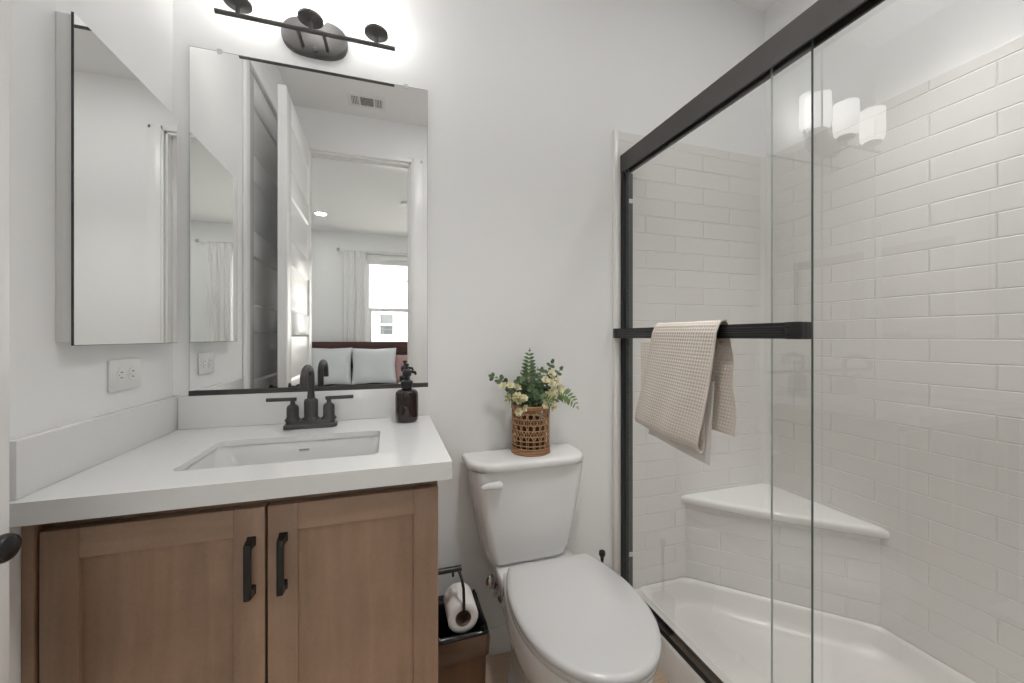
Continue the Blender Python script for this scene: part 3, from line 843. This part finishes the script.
# ------------------------------------------------------------------ basket and flowers on the tank
KX, KY, KZ = 1.108, -.080, .7698
bas = thing('rattan_basket', 'open woven rattan basket standing on the toilet tank lid', 'basket', (KX, KY, KZ))
R0, KH = .068, .172
def rad(h): return R0*(1.0-.03*math.sin(PI*h/KH)+.0*h)
def ringp(h, r, n=48, wob=0.0): return [(KX+(r+wob*math.sin(9*a+h*200))*math.cos(a), KY+(r+wob*math.sin(9*a+h*200))*math.sin(a), KZ+h) for a in [2*PI*k/n for k in range(n)]]
b = new()
for h, t in ((.004, .0042), (.012, .0040), (.020, .0036)): tube(b, ringp(h, rad(h), 48, .0008), t, 8, closed=True)
obj('bottom_band', b, M['rattan'], bas, smooth=60)
b = new()
for h, t in ((.162, .0040), (.169, .0042)): tube(b, ringp(h, rad(h), 48, .0008), t, 8, closed=True)
obj('top_band', b, M['rattan'], bas, smooth=60)
b = new()
for h in (.034, .050, .067, .086, .106, .126, .145): tube(b, ringp(h, rad(h)+.0008, 48, .0012), .0019, 6, closed=True)
obj('hoops', b, M['rattan_lt'], bas, smooth=60)
b = new()
for k in range(18):
    a = 2*PI*k/18
    for d in (-.045, .045):
        tube(b, [(KX+rad(h)*math.cos(a+d), KY+rad(h)*math.sin(a+d), KZ+h) for h in [.004+.164*j/6 for j in range(7)]], .0016, 6)
obj('ribs', b, M['rattan'], bas, smooth=60)
b = new()
for k in range(18):
    for sgn in (-1, 1):
        a0 = 2*PI*k/18
        tube(b, [(KX+(rad(h)+.0012)*math.cos(a0+sgn*(h-.05)*8), KY+(rad(h)+.0012)*math.sin(a0+sgn*(h-.05)*8), KZ+h) for h in [.052+.112*j/8 for j in range(9)]], .0014, 5)
obj('cross_weave', b, M['rattan_lt'], bas, smooth=60)
b = new(); lathe(b, [(0, .0006), (.064, .0006), (.064, .004), (0, .004)], (KX, KY, KZ), n=36); obj('base', b, M['rattan'], bas)

arr = thing('flower_arrangement', 'artificial arrangement of fern, eucalyptus and cream flowers in the rattan basket', 'flowers', (KX, KY, KZ+.0045))
b = new(); lathe(b, [(0, .0045), (.05, .0045), (.055, .05), (.05, .115), (.03, .125), (0, .127)], (KX, KY, KZ), n=24); obj('foam_block', b, M['foam'], arr)

def leaf(bm, base, d, up, ln, wd, mi=0, round_=False, curl=.15):
    d = Vector(d).normalized(); up = Vector(up); s = d.cross(up)
    if s.length < 1e-3: s = d.cross(Vector((1, 0, 0)))
    s.normalize(); nrm = s.cross(d).normalized(); base = Vector(base)
    prof = [(0, .10), (.18, .75), (.45, 1.0), (.72, .72), (.92, .28), (1, .02)] if not round_ else [(0, .10), (.12, .62), (.35, .97), (.6, 1.0), (.85, .66), (1, .08)]
    rows = []
    for t, w_ in prof:
        c = base + d*(t*ln) - nrm*(curl*ln*t*t)
        rows.append([bm.verts.new(c - s*wd*w_*.5 + nrm*wd*.12*w_), bm.verts.new(c), bm.verts.new(c + s*wd*w_*.5 + nrm*wd*.12*w_)])
    for r0, r1 in zip(rows[:-1], rows[1:]):
        for k in (0, 1):
            f = bm.faces.new((r0[k], r0[k+1], r1[k+1], r1[k])); f.material_index = mi

def frond(pts, n, lmax, m, w_=.30):
    b = new(); tube(b, pts, [.0016-.0012*k/(len(pts)-1) for k in range(len(pts))], 6, mi=1)
    N = len(pts)-1
    for i in range(n):
        t = .18 + .82*i/(n-1)
        f = t*N; k = min(int(f), N-1); p = pts[k].lerp(pts[k+1], f-k); d = (pts[k+1]-pts[k]).normalized()
        side = d.cross(Vector((0, -1, .35))).normalized()
        ln = lmax*math.sin(PI*min(1, (1-t)*.85+.12))**.8*(1 if t < .98 else .5)
        for s_ in (-1, 1):
            leaf(b, p, side*s_ + d*.55 + Vector((0, random.uniform(-.15, .15), 0)), Vector((0, -1, .6)), ln, ln*w_, 0, curl=.12)
    leaf(b, pts[-1], (pts[-1]-pts[-2]), Vector((0, -1, .3)), lmax*.4, lmax*.12)
    return obj('fern_frond', b, [m, M['stem']], arr, smooth=60)

K0 = Vector((KX, KY, KZ+.12))
def arc(dx, dy, dz, bend=(0, 0, 0), n=12):
    dz += .034
    e = Vector((KX+dx, KY+dy, KZ+dz)); mid = Vector((KX+dx*.35, KY+dy*.35, KZ+dz*.72))+Vector(bend)
    return bez(K0, K0.lerp(mid, .6), mid, e, n)
frond(arc(-.004, .000, .330, (-.008, 0, .01)), 16, .034, M['fern'], .50)
frond(arc(.020, -.018, .262, (.006, -.01, .01)), 12, .030, M['euc'], .50)
frond(arc(-.040, -.01, .250, (-.014, 0, .01)), 12, .030, M['fern'], .45)
frond(arc(.172, -.030, .124, (.055, 0, .135)), 17, .038, M['fern_lt'], .30)
frond(arc(-.105, -.045, .165, (-.02, 0, .08)), 12, .030, M['fern_lt'], .30)
frond(arc(.045, -.085, .160, (.01, -.02, .06)), 12, .030, M['fern_lt'], .30)

def eucalyptus(pts, n, size):
    b = new(); tube(b, pts, .0011, 6, mi=1)
    N = len(pts)-1
    for i in range(n):
        t = .30+.70*i/(n-1); f = t*N; k = min(int(f), N-1); p = pts[k].lerp(pts[k+1], f-k); d = (pts[k+1]-pts[k]).normalized()
        for s_ in (0, 1):
            a = i*1.35+s_*PI+random.uniform(-.3, .3)
            u, v = frame_axes(d)
            q = (u*math.cos(a)+v*math.sin(a)) + d*.45
            sz = size*random.uniform(.75, 1.1)*(1.15-.45*t)
            leaf(b, p, q, Vector((random.uniform(-.4, .4), -1, .5)), sz, sz*.82, 0, True)
    leaf(b, pts[-1], pts[-1]-pts[-2], Vector((0, -1, .3)), size*.7, size*.5, 0, True)
    return obj('eucalyptus_stem', b, [M['euc'], M['stem']], arr, smooth=60)
eucalyptus(arc(-.138, .012, .240, (-.030, 0, .060)), 9, .026)
eucalyptus(arc(-.128, -.02, .225, (-.030, 0, .050)), 8, .022)
eucalyptus(arc(.088, .010, .285, (.02, 0, .02)), 12, .026)
eucalyptus(arc(.104, -.030, .262, (.03, 0, .02)), 10, .024)
eucalyptus(arc(-.012, -.050, .190, (0, -.02, .02)), 10, .030)
eucalyptus(arc(.014, -.058, .180, (0, -.02, .02)), 10, .030)
eucalyptus(arc(-.055, -.030, .225, (-.01, 0, .02)), 11, .027)
eucalyptus(arc(-.030, -.040, .240, (-.01, 0, .02)), 11, .028)
eucalyptus(arc(.040, .00, .255, (0, 0, .02)), 11, .028)
eucalyptus(arc(.058, -.03, .235, (0, 0, .02)), 10, .026)

def flower(bm, c, n_, size):
    n_ = Vector(n_).normalized(); u, v = frame_axes(n_)
    for ring_, (cnt, lean, sz) in enumerate(((6, .35, 1.0), (5, .95, .72))):
        for k in range(cnt):
            a = 2*PI*k/cnt + ring_*.5
            d = (u*math.cos(a)+v*math.sin(a)) + n_*lean
            leaf(bm, c, d, n_, size*sz, size*.75*sz, 0, True, curl=-.22)
    t = bmesh.new(); bmesh.ops.create_icosphere(t, subdivisions=1, radius=size*.20)
    merge(bm, t, 2, Matrix.Translation(Vector(c)+n_*size*.22))

def spray(pts, k, size, spread):
    b = new(); tube(b, pts, .0013, 6, mi=1)
    e = pts[-1]
    for i in range(k):
        o_ = Vector((random.uniform(-1, 1)*spread, random.uniform(-1, .3)*spread*.7, random.uniform(-1.3, .8)*spread))
        c = e+o_
        tube(b, [e-Vector((0, 0, spread*.9)), c], .0008, 5, mi=1)
        flower(b, c, o_.normalized()*.6+Vector((0, -.8, .45)), size*random.uniform(.6, 1.0))
    return obj('flower_spray', b, [M['petal'], M['stem'], M['petal_y']], arr, smooth=60)
spray(arc(-.082, -.030, .190, (-.01, 0, .02)), 9, .021, .030)
spray(arc(-.056, -.050, .158, (-.01, 0, .01)), 7, .020, .026)
spray(arc(.060, -.035, .205, (.01, 0, .02)), 9, .021, .030)
spray(arc(.050, -.055, .165, (.01, 0, .01)), 7, .020, .026)
spray(arc(.078, -.020, .235, (.01, 0, .02)), 4, .019, .020)

# ------------------------------------------------------------------ towel over the door's bar
def towel():
    tw = thing('waffle_towel', 'beige waffle-weave towel folded over the black towel bar', 'towel', (1.49, -.42, 1.22))
    def sheet(path, y0f, y1f, ny, amp, per, wave, thick, uv=True):
        """path: list of (x,z) along the length; y0f/y1f: edge y as functions of length fraction"""
        b = new()
        pl = [0]
        for p, q in zip(path[:-1], path[1:]): pl.append(pl[-1]+math.hypot(q[0]-p[0], q[1]-p[1]))
        Lt = pl[-1]
        ns = int(Lt/.0023)
        rows = []
        idx = 0
        front = []
        for j in range(ns+1):
            s_ = Lt*j/ns
            while idx < len(pl)-2 and pl[idx+1] < s_: idx += 1
            f = (s_-pl[idx])/max(1e-9, pl[idx+1]-pl[idx])
            p = path[idx]; q = path[idx+1]
            x = p[0]+(q[0]-p[0])*f; z = p[1]+(q[1]-p[1])*f
            pa = path[max(0, idx-1)]; qb = path[min(len(path)-1, idx+2)]
            tx, tz = qb[0]-pa[0], qb[1]-pa[1]; ll = math.hypot(tx, tz); nx, nz = -tz/ll, tx/ll
            fr_ = s_/Lt
            ya, yb = y0f(fr_), y1f(fr_)
            row = []
            for i in range(ny+1):
                u = i/ny; y = ya+(yb-ya)*u
                wv = wave(u, fr_)
                hgt = amp*(abs(math.sin(PI*s_/per))*.6 + abs(math.sin(PI*(y-ya)/per))*.6)
                edge = min(1, min(u, 1-u)*ny/5)
                row.append((x+nx*(wv[0]+hgt*edge)+0, y+wv[1], z+nz*(wv[0]+hgt*edge)+wv[2], nx, nz))
            rows.append(row)
        A = [[b.verts.new((r[0], r[1], r[2])) for r in row] for row in rows]
        B = [[b.verts.new((r[0]-r[3]*thick, r[1], r[2]-r[4]*thick)) for r in row] for row in rows]
        for j in range(ns):
            for i in range(ny):
                b.faces.new((A[j][i], A[j][i+1], A[j+1][i+1], A[j+1][i])); b.faces.new((B[j][i], B[j+1][i], B[j+1][i+1], B[j][i+1]))
        for j in range(ns):
            b.faces.new((A[j][0], A[j+1][0], B[j+1][0], B[j][0])); b.faces.new((A[j][ny], B[j][ny], B[j+1][ny], A[j+1][ny]))
        for i in range(ny):
            b.faces.new((A[0][i], B[0][i], B[0][i+1], A[0][i+1])); b.faces.new((A[ns][i], A[ns][i+1], B[ns][i+1], B[ns][i]))
        return b
    # front: doubled layer, bottom turned under into a roll, hanging skewed towards the wall
    xf = 1.467
    front = [(1.4985, 1.2300), (1.491, 1.2310), (1.482, 1.2295), (1.474, 1.221), (xf, 1.200), (xf-.001, 1.15), (xf-.004, 1.05), (xf-.008, .97), (xf-.011, .92), (xf-.011, .894), (xf-.006, .878), (xf+.002, .872), (xf+.010, .878), (xf+.013, .892), (xf+.013, .92), (xf+.011, 1.0), (xf+.011, 1.10), (xf+.012, 1.17)]
    def sk(f):
        g = min(1, max(0, f/.52)); return g
    yl = lambda f: -.311+.100*sk(f)**1.15 - (.0 if f < .55 else .012)
    yr = lambda f: -.574+.062*sk(f)**1.3
    def wv(u, f):
        g = min(1, f/.5)
        return (.0035*g*math.sin(u*7.5+.5)+.003*g*math.sin(u*15+f*3), 0, -.030*g*u*0 + (.022*(u-.15)*-1 if .40 < f < .62 else .022*(u-.15)*-1*min(1, f/.40 if f <= .4 else max(0, (1-f)/.38))))
    b = sheet(front, yl, yr, 128, .0023, .0098, wv, .0035)
    obj('front_fold', b, M['towel'], tw, smooth=80)
    # back flap between the bar and the glass
    back = [(1.4965, 1.2295), (1.503, 1.2280), (1.508, 1.217), (1.510, 1.19), (1.512, 1.10), (1.514, 1.0), (1.516, .925)]
    b = sheet(back, lambda f: -.385+.10*f, lambda f: -.574-.012*min(1, f*1.5)+.004*math.sin(f*14), 120, .0024, .0098, lambda u, f: (.0016*math.sin(u*9)*f, 0, -.012*u*f), .003)
    obj('back_flap', b, M['towel'], tw, smooth=80)
    lin = [(1.4835, 1.06), (1.484, 1.0), (1.485, .92), (1.486, .846)]
    b = sheet(lin, lambda f: -.300+.045*f, lambda f: -.545+.020*f, 110, .0006, .0060, lambda u, f: (.002*math.sin(u*8)*f, 0, -.028*max(0, u-.05)*f), .0025)
    obj('lining', b, M['towel_lt'], tw, smooth=80, label='smoother paler lower edge of the towel')
towel()

# ------------------------------------------------------------------ paper holder, roll, bin, brush
hol = thing('toilet_paper_holder', 'black swing-arm toilet paper holder on the side of the vanity', 'paper holder', (VX, -.245, .488))
b = new(); lathe(b, [(0, .0003), (.020, .0003), (.020, .005), (.017, .007), (0, .007)], (VX, -.245, .488), (1, 0, 0), 24); obj('mount_plate', b, M['black'], hol)
b = new(); tube(b, [(VX+.006, -.245, .488), (VX+.098, -.245, .488)], .0085, 16); obj('post', b, M['black'], hol)
RXc, RZc = .826, .362
b = new()
ay = -.262
pts = [(.815, -.245, .486), (.818, -.258, .480), (.822, -.272, .465), (.825, -.279, .445), (.826, -.2795, .400), (.826, -.2795, .380), (.826, -.277, .373), (.826, -.268, .3705), (.826, -.165, .3705)]
tube(b, pts, .0042, 12); obj('arm', b, M['black'], hol, smooth=60)
b = new(); tube(b, [(.806, -.240, .484), (.806, -.205, .46), (.806, -.200, .44)], .0040, 10); obj('stop', b, M['black'], hol)

rol = thing('toilet_paper_roll', 'white toilet paper roll hanging on the black holder', 'toilet paper', (RXc, -.22, RZc-.01))
RZr = RZc-.010
b = new()
ro, ri = .0455, .0235
n = 48
rings = []
for (r, y) in ((ri, -.165), (ri, -.268), (ri+.003, -.270), (ro-.003, -.270), (ro, -.267), (ro, -.168), (ro-.003, -.165), (ri, -.165)):
    rings.append([(RXc+r*math.cos(a), y, RZr+r*math.sin(a)) for a in [2*PI*k/n for k in range(n)]])
loft(b, rings, cap0=False, cap1=False); bmesh.ops.remove_doubles(b, verts=b.verts, dist=1e-6)
obj('paper', b, M['paper'], rol, smooth=50)
b = new()
rings = [[(RXc+r*math.cos(a), y, RZr+r*math.sin(a)) for a in [2*PI*k/n for k in range(n)]] for (r, y) in ((ri-.0002, -.1655), (ri-.0002, -.2705), (ri-.0018, -.2705), (ri-.0018, -.1655), (ri-.0002, -.1655))]
loft(b, rings, cap0=False, cap1=False); bmesh.ops.remove_doubles(b, verts=b.verts, dist=1e-6)
obj('cardboard_core', b, M['card'], rol, smooth=50)

bn = thing('trash_bin', 'brown wood-look trash bin beside the vanity under the paper roll', 'trash bin', (.82, -.17, 0))
bx0, bx1, by0, by1, bz = .738, .893, -.300, -.115, .318
b = new()
def br_(ins, z, r=.012): return [(x, y, z) for x, y in rrect(bx0+ins, by0+ins, bx1-ins, by1-ins, r, 4)]
loft(b, [br_(.008, 0), br_(.008, .006), br_(0, bz), br_(.006, bz), br_(.012, .012), br_(.012, .010)])
obj('bin_body', b, M['bin'], bn, smooth=30)
# liner bag: black crumpled rim plus thin smoky hem folded over the outside
bag = thing('bin_liner', 'shiny black plastic liner bag bunched over the rim of the brown bin', 'trash bag', (.82, -.17, .25))
b = new()
def crumple(ins, z, amp, ph):
    base = rrect(bx0+ins, by0+ins, bx1-ins, by1-ins, .014, 10)
    return [(x+amp*math.sin(i*2.3+ph)*.7, y+amp*math.cos(i*1.7+ph*2), z+amp*1.2*math.sin(i*1.1+ph*1.3)) for i, (x, y) in enumerate(base)]
loft(b, [crumple(.020, .12, .001, 0), crumple(.017, .22, .003, 1), crumple(.014, .300, .003, 2), crumple(.009, .320, .007, 3), crumple(.002, .328, .006, 3.6), crumple(-.003, .322, .002, 4.4), crumple(-.004, .316, .001, 5.2)], cap0=True, cap1=False)
obj('bag_rim', b, M['bag'], bag, smooth=70)
b = new()
loft(b, [crumple(-.0055, .317, .0010, 5.2), crumple(-.0065, .300, .0020, 5.9), crumple(-.0050, .272, .0018, 6.6), crumple(-.0040, .252, .0012, 7.2), crumple(-.0034, .252, .0012, 7.2), crumple(-.0044, .272, .0018, 6.6), crumple(-.0058, .300, .0020, 5.9)], cap0=False, cap1=False)
obj('bag_hem', b, M['hem'], bag, smooth=70, label='thin translucent brown hem of the bag')

bru = thing('toilet_brush', 'black toilet brush with round knob in the corner beside the shower', 'toilet brush', (1.400, -.085, 0))
qx, qy = 1.400, -.085
b = new(); lathe(b, [(0, 0), (.045, 0), (.047, .004), (.045, .12), (.042, .122), (.012, .123), (0, .123)], (qx, qy, 0), n=32); obj('holder', b, M['black'], bru)
b = new(); lathe(b, [(0, .115), (.0055, .115), (.0055, .325), (.007, .330), (.0065, .336), (.011, .342), (.013, .350), (.011, .359), (.005, .363), (0, .364)], (qx, qy, 0), n=20); obj('handle', b, M['black'], bru)

# ------------------------------------------------------------------ ceiling fittings
ven = thing('ceiling_vent', 'white three-section ceiling air register near the doorway', 'vent', (.472, -1.33, H))
vx0, vx1, vy0, vy1 = .355, .592, -1.405, -1.262
b = new()
box(b, (vx0, vy0, H-.006), (vx1, vy0+.022, H-.0003), .002); box(b, (vx0, vy1-.022, H-.006), (vx1, vy1, H-.0003), .002)
for xa, xb in ((vx0, vx0+.024), (vx0+.066, vx0+.078), (vx1-.078, vx1-.066), (vx1-.024, vx1)):
    box(b, (xa, vy0+.022, H-.006), (xb, vy1-.022, H-.0003), .001)
obj('frame', b, M['plastic'], ven)
b = new(); box(b, (vx0+.02, vy0+.02, H-.0016), (vx1-.02, vy1-.02, H-.0006)); obj('duct_opening', b, M['vent_dark'], ven, smooth=0)
b = new()
for k in range(4):
    for xs in (vx0+.028+.010*k, vx1-.062+.010*k): box(b, (xs, vy0+.024, H-.0055), (xs+.0045, vy1-.024, H-.002))
for k in range(7):
    y = vy0+.030+.014*k; box(b, (vx0+.080, y, H-.0032), (vx1-.080, y+.0012, H-.002))
obj('louvres', b, M['plastic'], ven, smooth=0)

added_led = thing('ceiling_light', 'round flush white ceiling light of the bathroom', 'ceiling light', (1.0, -.87, H))
b = new(); lathe(b, [(.150, -.0003), (.185, -.0003), (.185, -.012), (.178, -.020), (.160, -.022), (.152, -.020), (.150, -.012)], (1.0, -.87, H), n=48); obj('trim_ring', b, M['plastic'], added_led)
b = new(); lathe(b, [(0, -.004), (.151, -.004), (.151, -.014), (.12, -.020), (0, -.024)], (1.0, -.87, H), n=48); obj('diffuser', b, M['led'], added_led, smooth=60)
def add_fill_spot(x, y, z, watts, parent, size=92):  # added spot lamp that lifts the lower part of the room
    ld = bpy.data.lights.new('downlight_beam', 'SPOT'); ld.energy = watts; ld.spot_size = math.radians(size); ld.spot_blend = 1.0
    ld.shadow_soft_size = .09; ld.color = (1, .985, .965)
    lo = bpy.data.objects.new('downlight_beam', ld); C.objects.link(lo); lo.location = (x, y, z)
add_fill_spot(1.0, -.87, H-.13, BATH_SPOT, added_led)

shl = thing('shower_light', 'recessed ceiling light above the shower', 'ceiling light', (1.97, -.76, H))
b = new(); lathe(b, [(.062, -.0003), (.085, -.0003), (.085, -.004), (.078, -.007), (.064, -.006)], (1.97, -.76, H), n=36); obj('trim_ring', b, M['plastic'], shl)
b = new(); lathe(b, [(0, -.0006), (.063, -.0006), (.063, -.004), (0, -.005)], (1.97, -.76, H), n=36); obj('lamp', b, M['shower_can'], shl)
add_fill_spot(1.97, -.76, H-.11, SHOWER_SPOT, shl, 78)

def can(x, y, label):
    c = thing('recessed_light', label, 'ceiling light', (x, y, H), 'recessed bedroom lights')
    b = new(); lathe(b, [(.062, -.0003), (.085, -.0003), (.085, -.004), (.078, -.007), (.064, -.006)], (x, y, H), n=36); obj('trim_ring', b, M['plastic'], c)
    b = new(); lathe(b, [(0, -.0006), (.063, -.0006), (.063, -.004), (0, -.005)], (x, y, H), n=36); obj('lamp', b, M['can'], c)
can(-.213, -3.99, 'lit recessed ceiling light left of the window in the bedroom beyond the doorway')
can(1.75, -3.99, 'lit recessed ceiling light over the right side of the bedroom window')
can(-.213, -2.45, 'lit recessed bedroom ceiling light at the foot of the bed, left')
can(1.75, -2.45, 'lit recessed bedroom ceiling light near the bathroom wall, right')

smo = thing('smoke_detector', 'small round white smoke detector on the bedroom ceiling', 'smoke detector', (.80, -3.26, H))
b = new(); lathe(b, [(0, -.0003), (.066, -.0003), (.066, -.012), (.058, -.030), (.03, -.036), (0, -.036)], (.80, -3.26, H), n=32); obj('body', b, M['plastic'], smo)
b = new(); lathe(b, [(0, -.0362), (.012, -.0362), (.010, -.039), (0, -.039)], (.80, -3.26, H), n=16); obj('button', b, M['plastic'], smo)

# ------------------------------------------------------------------ bedroom furniture
CY_ = BY+.070
rod = thing('curtain_rod', 'thin white curtain rod with ball ends above the bedroom window', 'curtain rod', (.88, CY_, 2.462))
b = new(); tube(b, [(-.085, CY_, 2.462), (1.86, CY_, 2.462)], .010, 14); obj('rod', b, M['plastic'], rod)
for x in (-.10, 1.875):
    b = new(); t = bmesh.new(); bmesh.ops.create_uvsphere(t, u_segments=20, v_segments=12, radius=.026); merge(b, t, 0, Matrix.Translation((x, CY_, 2.462))); obj('finial', b, M['chrome'], rod)
for x in (-.05, 1.83):
    b = new(); tube(b, [(x, BY+.0005, 2.452), (x, CY_, 2.452)], .006, 10); obj('bracket', b, M['plastic'], rod)
def curtain(x0, x1, label):
    c = thing('curtain', label, 'curtain', ((x0+x1)/2, CY_, .03), 'white bedroom curtains')
    b = new(); n = 96; rows = []
    for z in (2.451, 2.40, 2.30, 1.8, 1.2, .6, .04):
        k = 1.0 if z < 2.35 else .75
        rows.append([(x0+(x1-x0)*i/n, CY_+.013*k*math.sin(2*PI*5*i/n+.25*math.sin(z*2))+.006*k*math.sin(2*PI*8.3*i/n+1), z) for i in range(n+1)])
    A = [[b.verts.new(p) for p in r] for r in rows]; B = [[b.verts.new((p[0], p[1]-.0025, p[2])) for p in r] for r in rows]
    for j in range(len(rows)-1):
        for i in range(n):
            b.faces.new((A[j][i], A[j][i+1], A[j+1][i+1], A[j+1][i])); b.faces.new((B[j][i], B[j+1][i], B[j+1][i+1], B[j][i+1]))
        b.faces.new((A[j][0], A[j+1][0], B[j+1][0], B[j][0])); b.faces.new((A[j][n], B[j][n], B[j+1][n], A[j+1][n]))
    for i in range(n):
        b.faces.new((A[0][i], B[0][i], B[0][i+1], A[0][i+1])); b.faces.new((A[-1][i], A[-1][i+1], B[-1][i+1], B[-1][i]))
    obj('drape', b, M['curtain'], c, smooth=60)
curtain(-.035, .262, 'white pleated curtain hanging left of the bedroom window behind the headboard')
curtain(1.49, 1.76, 'white pleated curtain hanging right of the bedroom window, farther from the lamp')
shd = thing('roller_shade', 'white roller shade pulled almost fully up at the top of the bedroom window', 'window shade', (.885, BY, 2.30))
b = new(); box(b, (WX0+.006, BY-.045, 2.355), (WX1-.006, BY-.004, 2.435), .01); obj('cassette', b, M['curtain'], shd)
b = new(); box(b, (WX0+.02, BY-.030, 2.300), (WX1-.02, BY-.026, 2.356)); box(b, (WX0+.02, BY-.036, 2.285), (WX1-.02, BY-.022, 2.300), .003); obj('fabric', b, M['linen'], shd)

BX, BH = .20, -4.70
bed = thing('bed', 'bed with red-brown wooden headboard and white bedding below the bedroom window', 'bed', (BX, -3.7, 0))
b = new()
hx0, hx1 = -.66, 1.02
box(b, (hx0, BH-.005, 1.03), (hx1, BH+.045, 1.118), .006); box(b, (hx0, BH, 0), (hx0+.09, BH+.04, 1.03), .004); box(b, (hx1-.09, BH, 0), (hx1, BH+.04, 1.03), .004)
box(b, (hx0+.09, BH, .96), (hx1-.09, BH+.036, 1.03), .003)
obj('headboard', b, M['head'], bed)
b = new(); box(b, (hx0+.09, BH+.006, .3), (hx1-.09, BH+.028, .96)); obj('headboard_panel', b, M['headpanel'], bed, smooth=0)
b = new(); box(b, (-.58, BH+.05, .20), (.96, -2.72, .30), .01)
obj('side_rails', b, M['head'], bed)
for x in (-.55, .89):
    b = new(); box(b, (x, -2.80, 0), (x+.05, -2.75, .20), .003); obj('leg', b, M['head'], bed)
b = new(); box(b, (-.57, BH+.055, .30), (.95, -2.73, .50), .05, 4); obj('mattress', b, M['linen'], bed)
b = new(); box(b, (-.60, -4.30, .24), (.98, -2.70, .535), .05, 4); obj('duvet', b, M['linen'], bed)

def pillow(cx, cy_, cz_, wx, hz, dp, tilt, m, label, group, rz=0):
    b = new(); n = 20
    def pt(u, v, s_):
        e = (1-abs(u)**3.2)*(1-abs(v)**3.2)
        k = 1-.07*(1-abs(u*v))*(abs(u)**6+abs(v)**6)*.9
        return Vector((u*wx/2*k, s_*dp/2*max(e, 0)**.55+.004*math.sin(u*5+v*3)*e, v*hz/2*k))
    mt = Matrix.Translation((cx, cy_, cz_)) @ Matrix.Rotation(rz, 4, 'Z') @ Matrix.Rotation(tilt, 4, 'X')
    for s_ in (-1, 1):
        g = [[b.verts.new(mt @ pt(-1+2*i/n, -1+2*j/n, s_)) for i in range(n+1)] for j in range(n+1)]
        for j in range(n):
            for i in range(n): b.faces.new((g[j][i], g[j][i+1], g[j+1][i+1], g[j+1][i]))
    bmesh.ops.remove_doubles(b, verts=b.verts, dist=.0005)
    tag(obj('pillow', b, m, smooth=70, origin=(cx, cy_, cz_-hz/2)), label, 'pillow', group)
g = 'square shams against the headboard'
pillow(-.170, -4.550, .775, .55, .53, .19, math.radians(10), M['sham'], 'pale grey-white square pillow nearest the open door on the bed', g, .02)
pillow(.405, -4.535, .770, .61, .52, .19, math.radians(10), M['sham'], 'pale grey-white square pillow right of centre on the bed, beside the pink one', g, -.03)
pillow(.800, -4.565, .720, .24, .42, .12, math.radians(10), M['pink'], 'dusty pink pillow tucked behind the right pale pillow', None, .1)

# ------------------------------------------------------------------ outside the bedroom window
NY = -14.0
b = new(); box(b, (-14, -30, -3.2), (14, BY-.5, -3.0)); struct('ground_outside', b, M['earth'], smooth=0)
hs = thing('neighbour_house', 'pale stucco neighbouring house seen through the bedroom window', 'house', (0, NY-3, -3))
b = new(); box(b, (-7, NY-6, -3), (8, NY, 3.3)); obj('walls', b, M['stucco'], hs, smooth=0)
b = new(); prism(b, [(NY+.5, 3.3), (NY-3, 4.9), (NY-6.5, 3.3)], -7.5, 8.5, 'x'); obj('roof', b, M['rooftile'], hs, smooth=0)
for (x0, x1, z0, z1) in ((.26, .73, 1.27, 2.05), (2.4, 2.9, 1.27, 2.05), (-2.4, -1.9, 1.27, 2.05)):
    b = new()
    box(b, (x0-.08, NY, z0-.08), (x0, NY+.05, z1+.08)); box(b, (x1, NY, z0-.08), (x1+.08, NY+.05, z1+.08)); box(b, (x0, NY, z0-.08), (x1, NY+.05, z0)); box(b, (x0, NY, z1), (x1, NY+.05, z1+.08)); box(b, (x0, NY, (z0+z1)/2-.03), (x1, NY+.05, (z0+z1)/2+.03))
    f = obj('window', b, M['trim'], hs, smooth=0)
    b = new(); box(b, (x0, NY+.001, z0), (x1, NY+.02, z1)); obj('pane', b, M['pane'], f, smooth=0)
